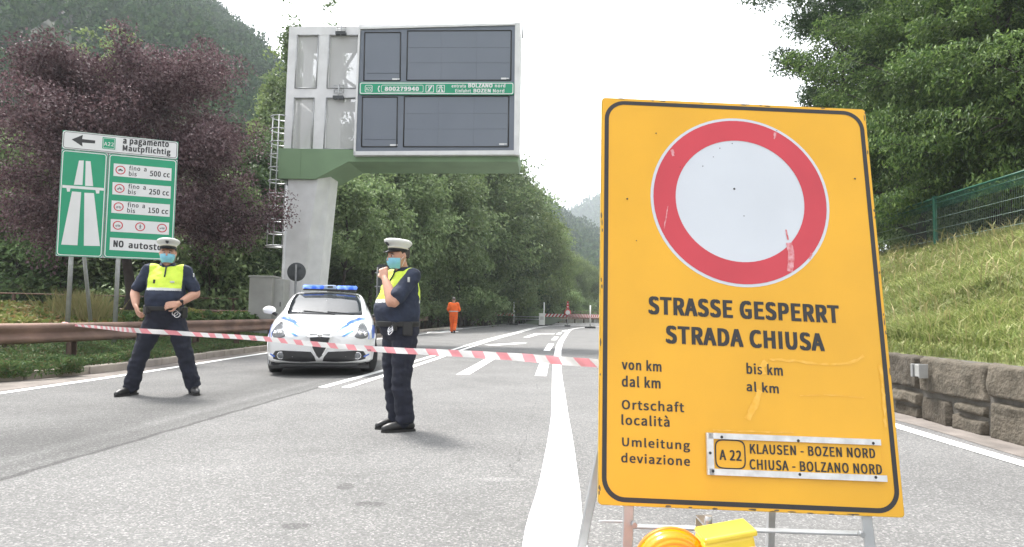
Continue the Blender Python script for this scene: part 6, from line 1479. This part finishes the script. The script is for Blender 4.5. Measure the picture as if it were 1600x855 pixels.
    for i in range(6):
        f = i/5; rows.append([capv(((.088+.006*f)*math.sin(a), -(.088+.058*f*max(0, math.cos(a))**.7)*math.cos(a)-.0, .004-.030*f*max(0, math.cos(a)))) for a in [math.radians(-72+144*k/20) for k in range(21)]])
    m_.grid(rows); rows2 = [[(x, y, z-.004) for x, y, z in r_] for r_ in rows]; m_.grid(rows2); m_.build('visor', mat('visor_black', (.012,.012,.014), .15, var=.1), cp)
    m_ = MB(); m_.prism([(-.016,.070),(.016,.070),(.016,.055),(.010,.046),(0,.040),(-.010,.046),(-.016,.055)], -.004, .004); m_.v = [capv((x, y-.108-(z-.055)*.7, z)) for x, y, z in m_.v]; m_.build('cap_badge', M_DARKGREY, cp)
    return root

# officer with hands at his belt, feet wide apart
SL = 1.085; fm = (gp(208,617)+gp(296,617))/2
person('officer in yellow and navy shirt standing wide-legged with both hands at his belt', (fm.x, fm.y, 0), math.radians(17), SL, dict(
    LE=(.315,-.01,1.165), LW=(.165,-.225,1.035), RE=(-.325,.02,1.165), RW=(-.275,-.13,1.00), LH=((-.85,-.25,-.12),(-.1,.75,-.3),.55), RH=((.35,-.45,-.75),(.6,.3,.1),.45),
    LK=(.225,-.02,.47), LA=(.325,.03,.10), RK=(-.225,-.02,.47), RA=(-.325,.03,.10), LF=math.radians(20), RF=math.radians(-30), build=1.10, torso=1.06, belly=.03, watch=True, head_yaw=math.radians(4)), vox=.0085)
# officer with a hand at his mouth
fm = (gp(603,668)+gp(618,675))/2
person('stout officer in white cap turned sideways, holding a fist up to his face mask', (fm.x+.06, fm.y, 0), math.radians(-50), .985, dict(
    LE=(.245,-.225,1.17), LW=(.095,-.225,1.395), RE=(-.255,.12,1.15), RW=(-.19,.14,.91), LH=((-.35,-.02,.75),(-.6,.75,.0),.95), RH=((0,-.2,-1),(1,0,0),.4),
    LK=(.105,-.03,.47), LA=(.105,.02,.10), RK=(-.105,.0,.47), RA=(-.11,.06,.10), LF=math.radians(-14), RF=math.radians(-4), build=1.14, torso=1.11, belly=.035, zy=1.205, head_yaw=math.radians(2), nod=math.radians(4), head=(0,-.03,1.505)), vox=.0075)
wg = gp(708, 520.5)
person('road worker in bright orange overalls walking away towards the closed bend', (wg.x, wg.y, 0), math.radians(178), 1.06, dict(
    LE=(.27,.03,1.16), LW=(.20,-.14,1.0), RE=(-.29,.0,1.16), RW=(-.24,-.2,1.08), LH=((0,-.6,-.6),(-1,0,0),.5), RH=((.3,-.8,.1),(0,0,1),.5),
    LK=(.09,-.13,.48), LA=(.08,-.12,.10), RK=(-.09,-.01,.48), RA=(-.09,.26,.20), LF=0, RF=.1, torso=1.15, build=1.1), kind='worker', vox=.014)

# ------------------------------------------------------------------ air
def haze():
    mb = MB(); mb.box((100, 560, 168), (3000, 1500, 338))
    m = bpy.data.materials.new('haze'); m.use_nodes = True; n, l = m.node_tree.nodes, m.node_tree.links; n.clear()
    v = n.new('ShaderNodeVolumePrincipled'); v.inputs['Density'].default_value = HAZE; v.inputs['Color'].default_value = (.86,.93,1,1); v.inputs['Anisotropy'].default_value = .2
    o = n.new('ShaderNodeOutputMaterial'); l.new(v.outputs[0], o.inputs['Volume'])
    ob = mb.build('haze', m); ob['kind'] = 'stuff'; ob.display_type = 'WIRE'
HAZE = .00048
haze()
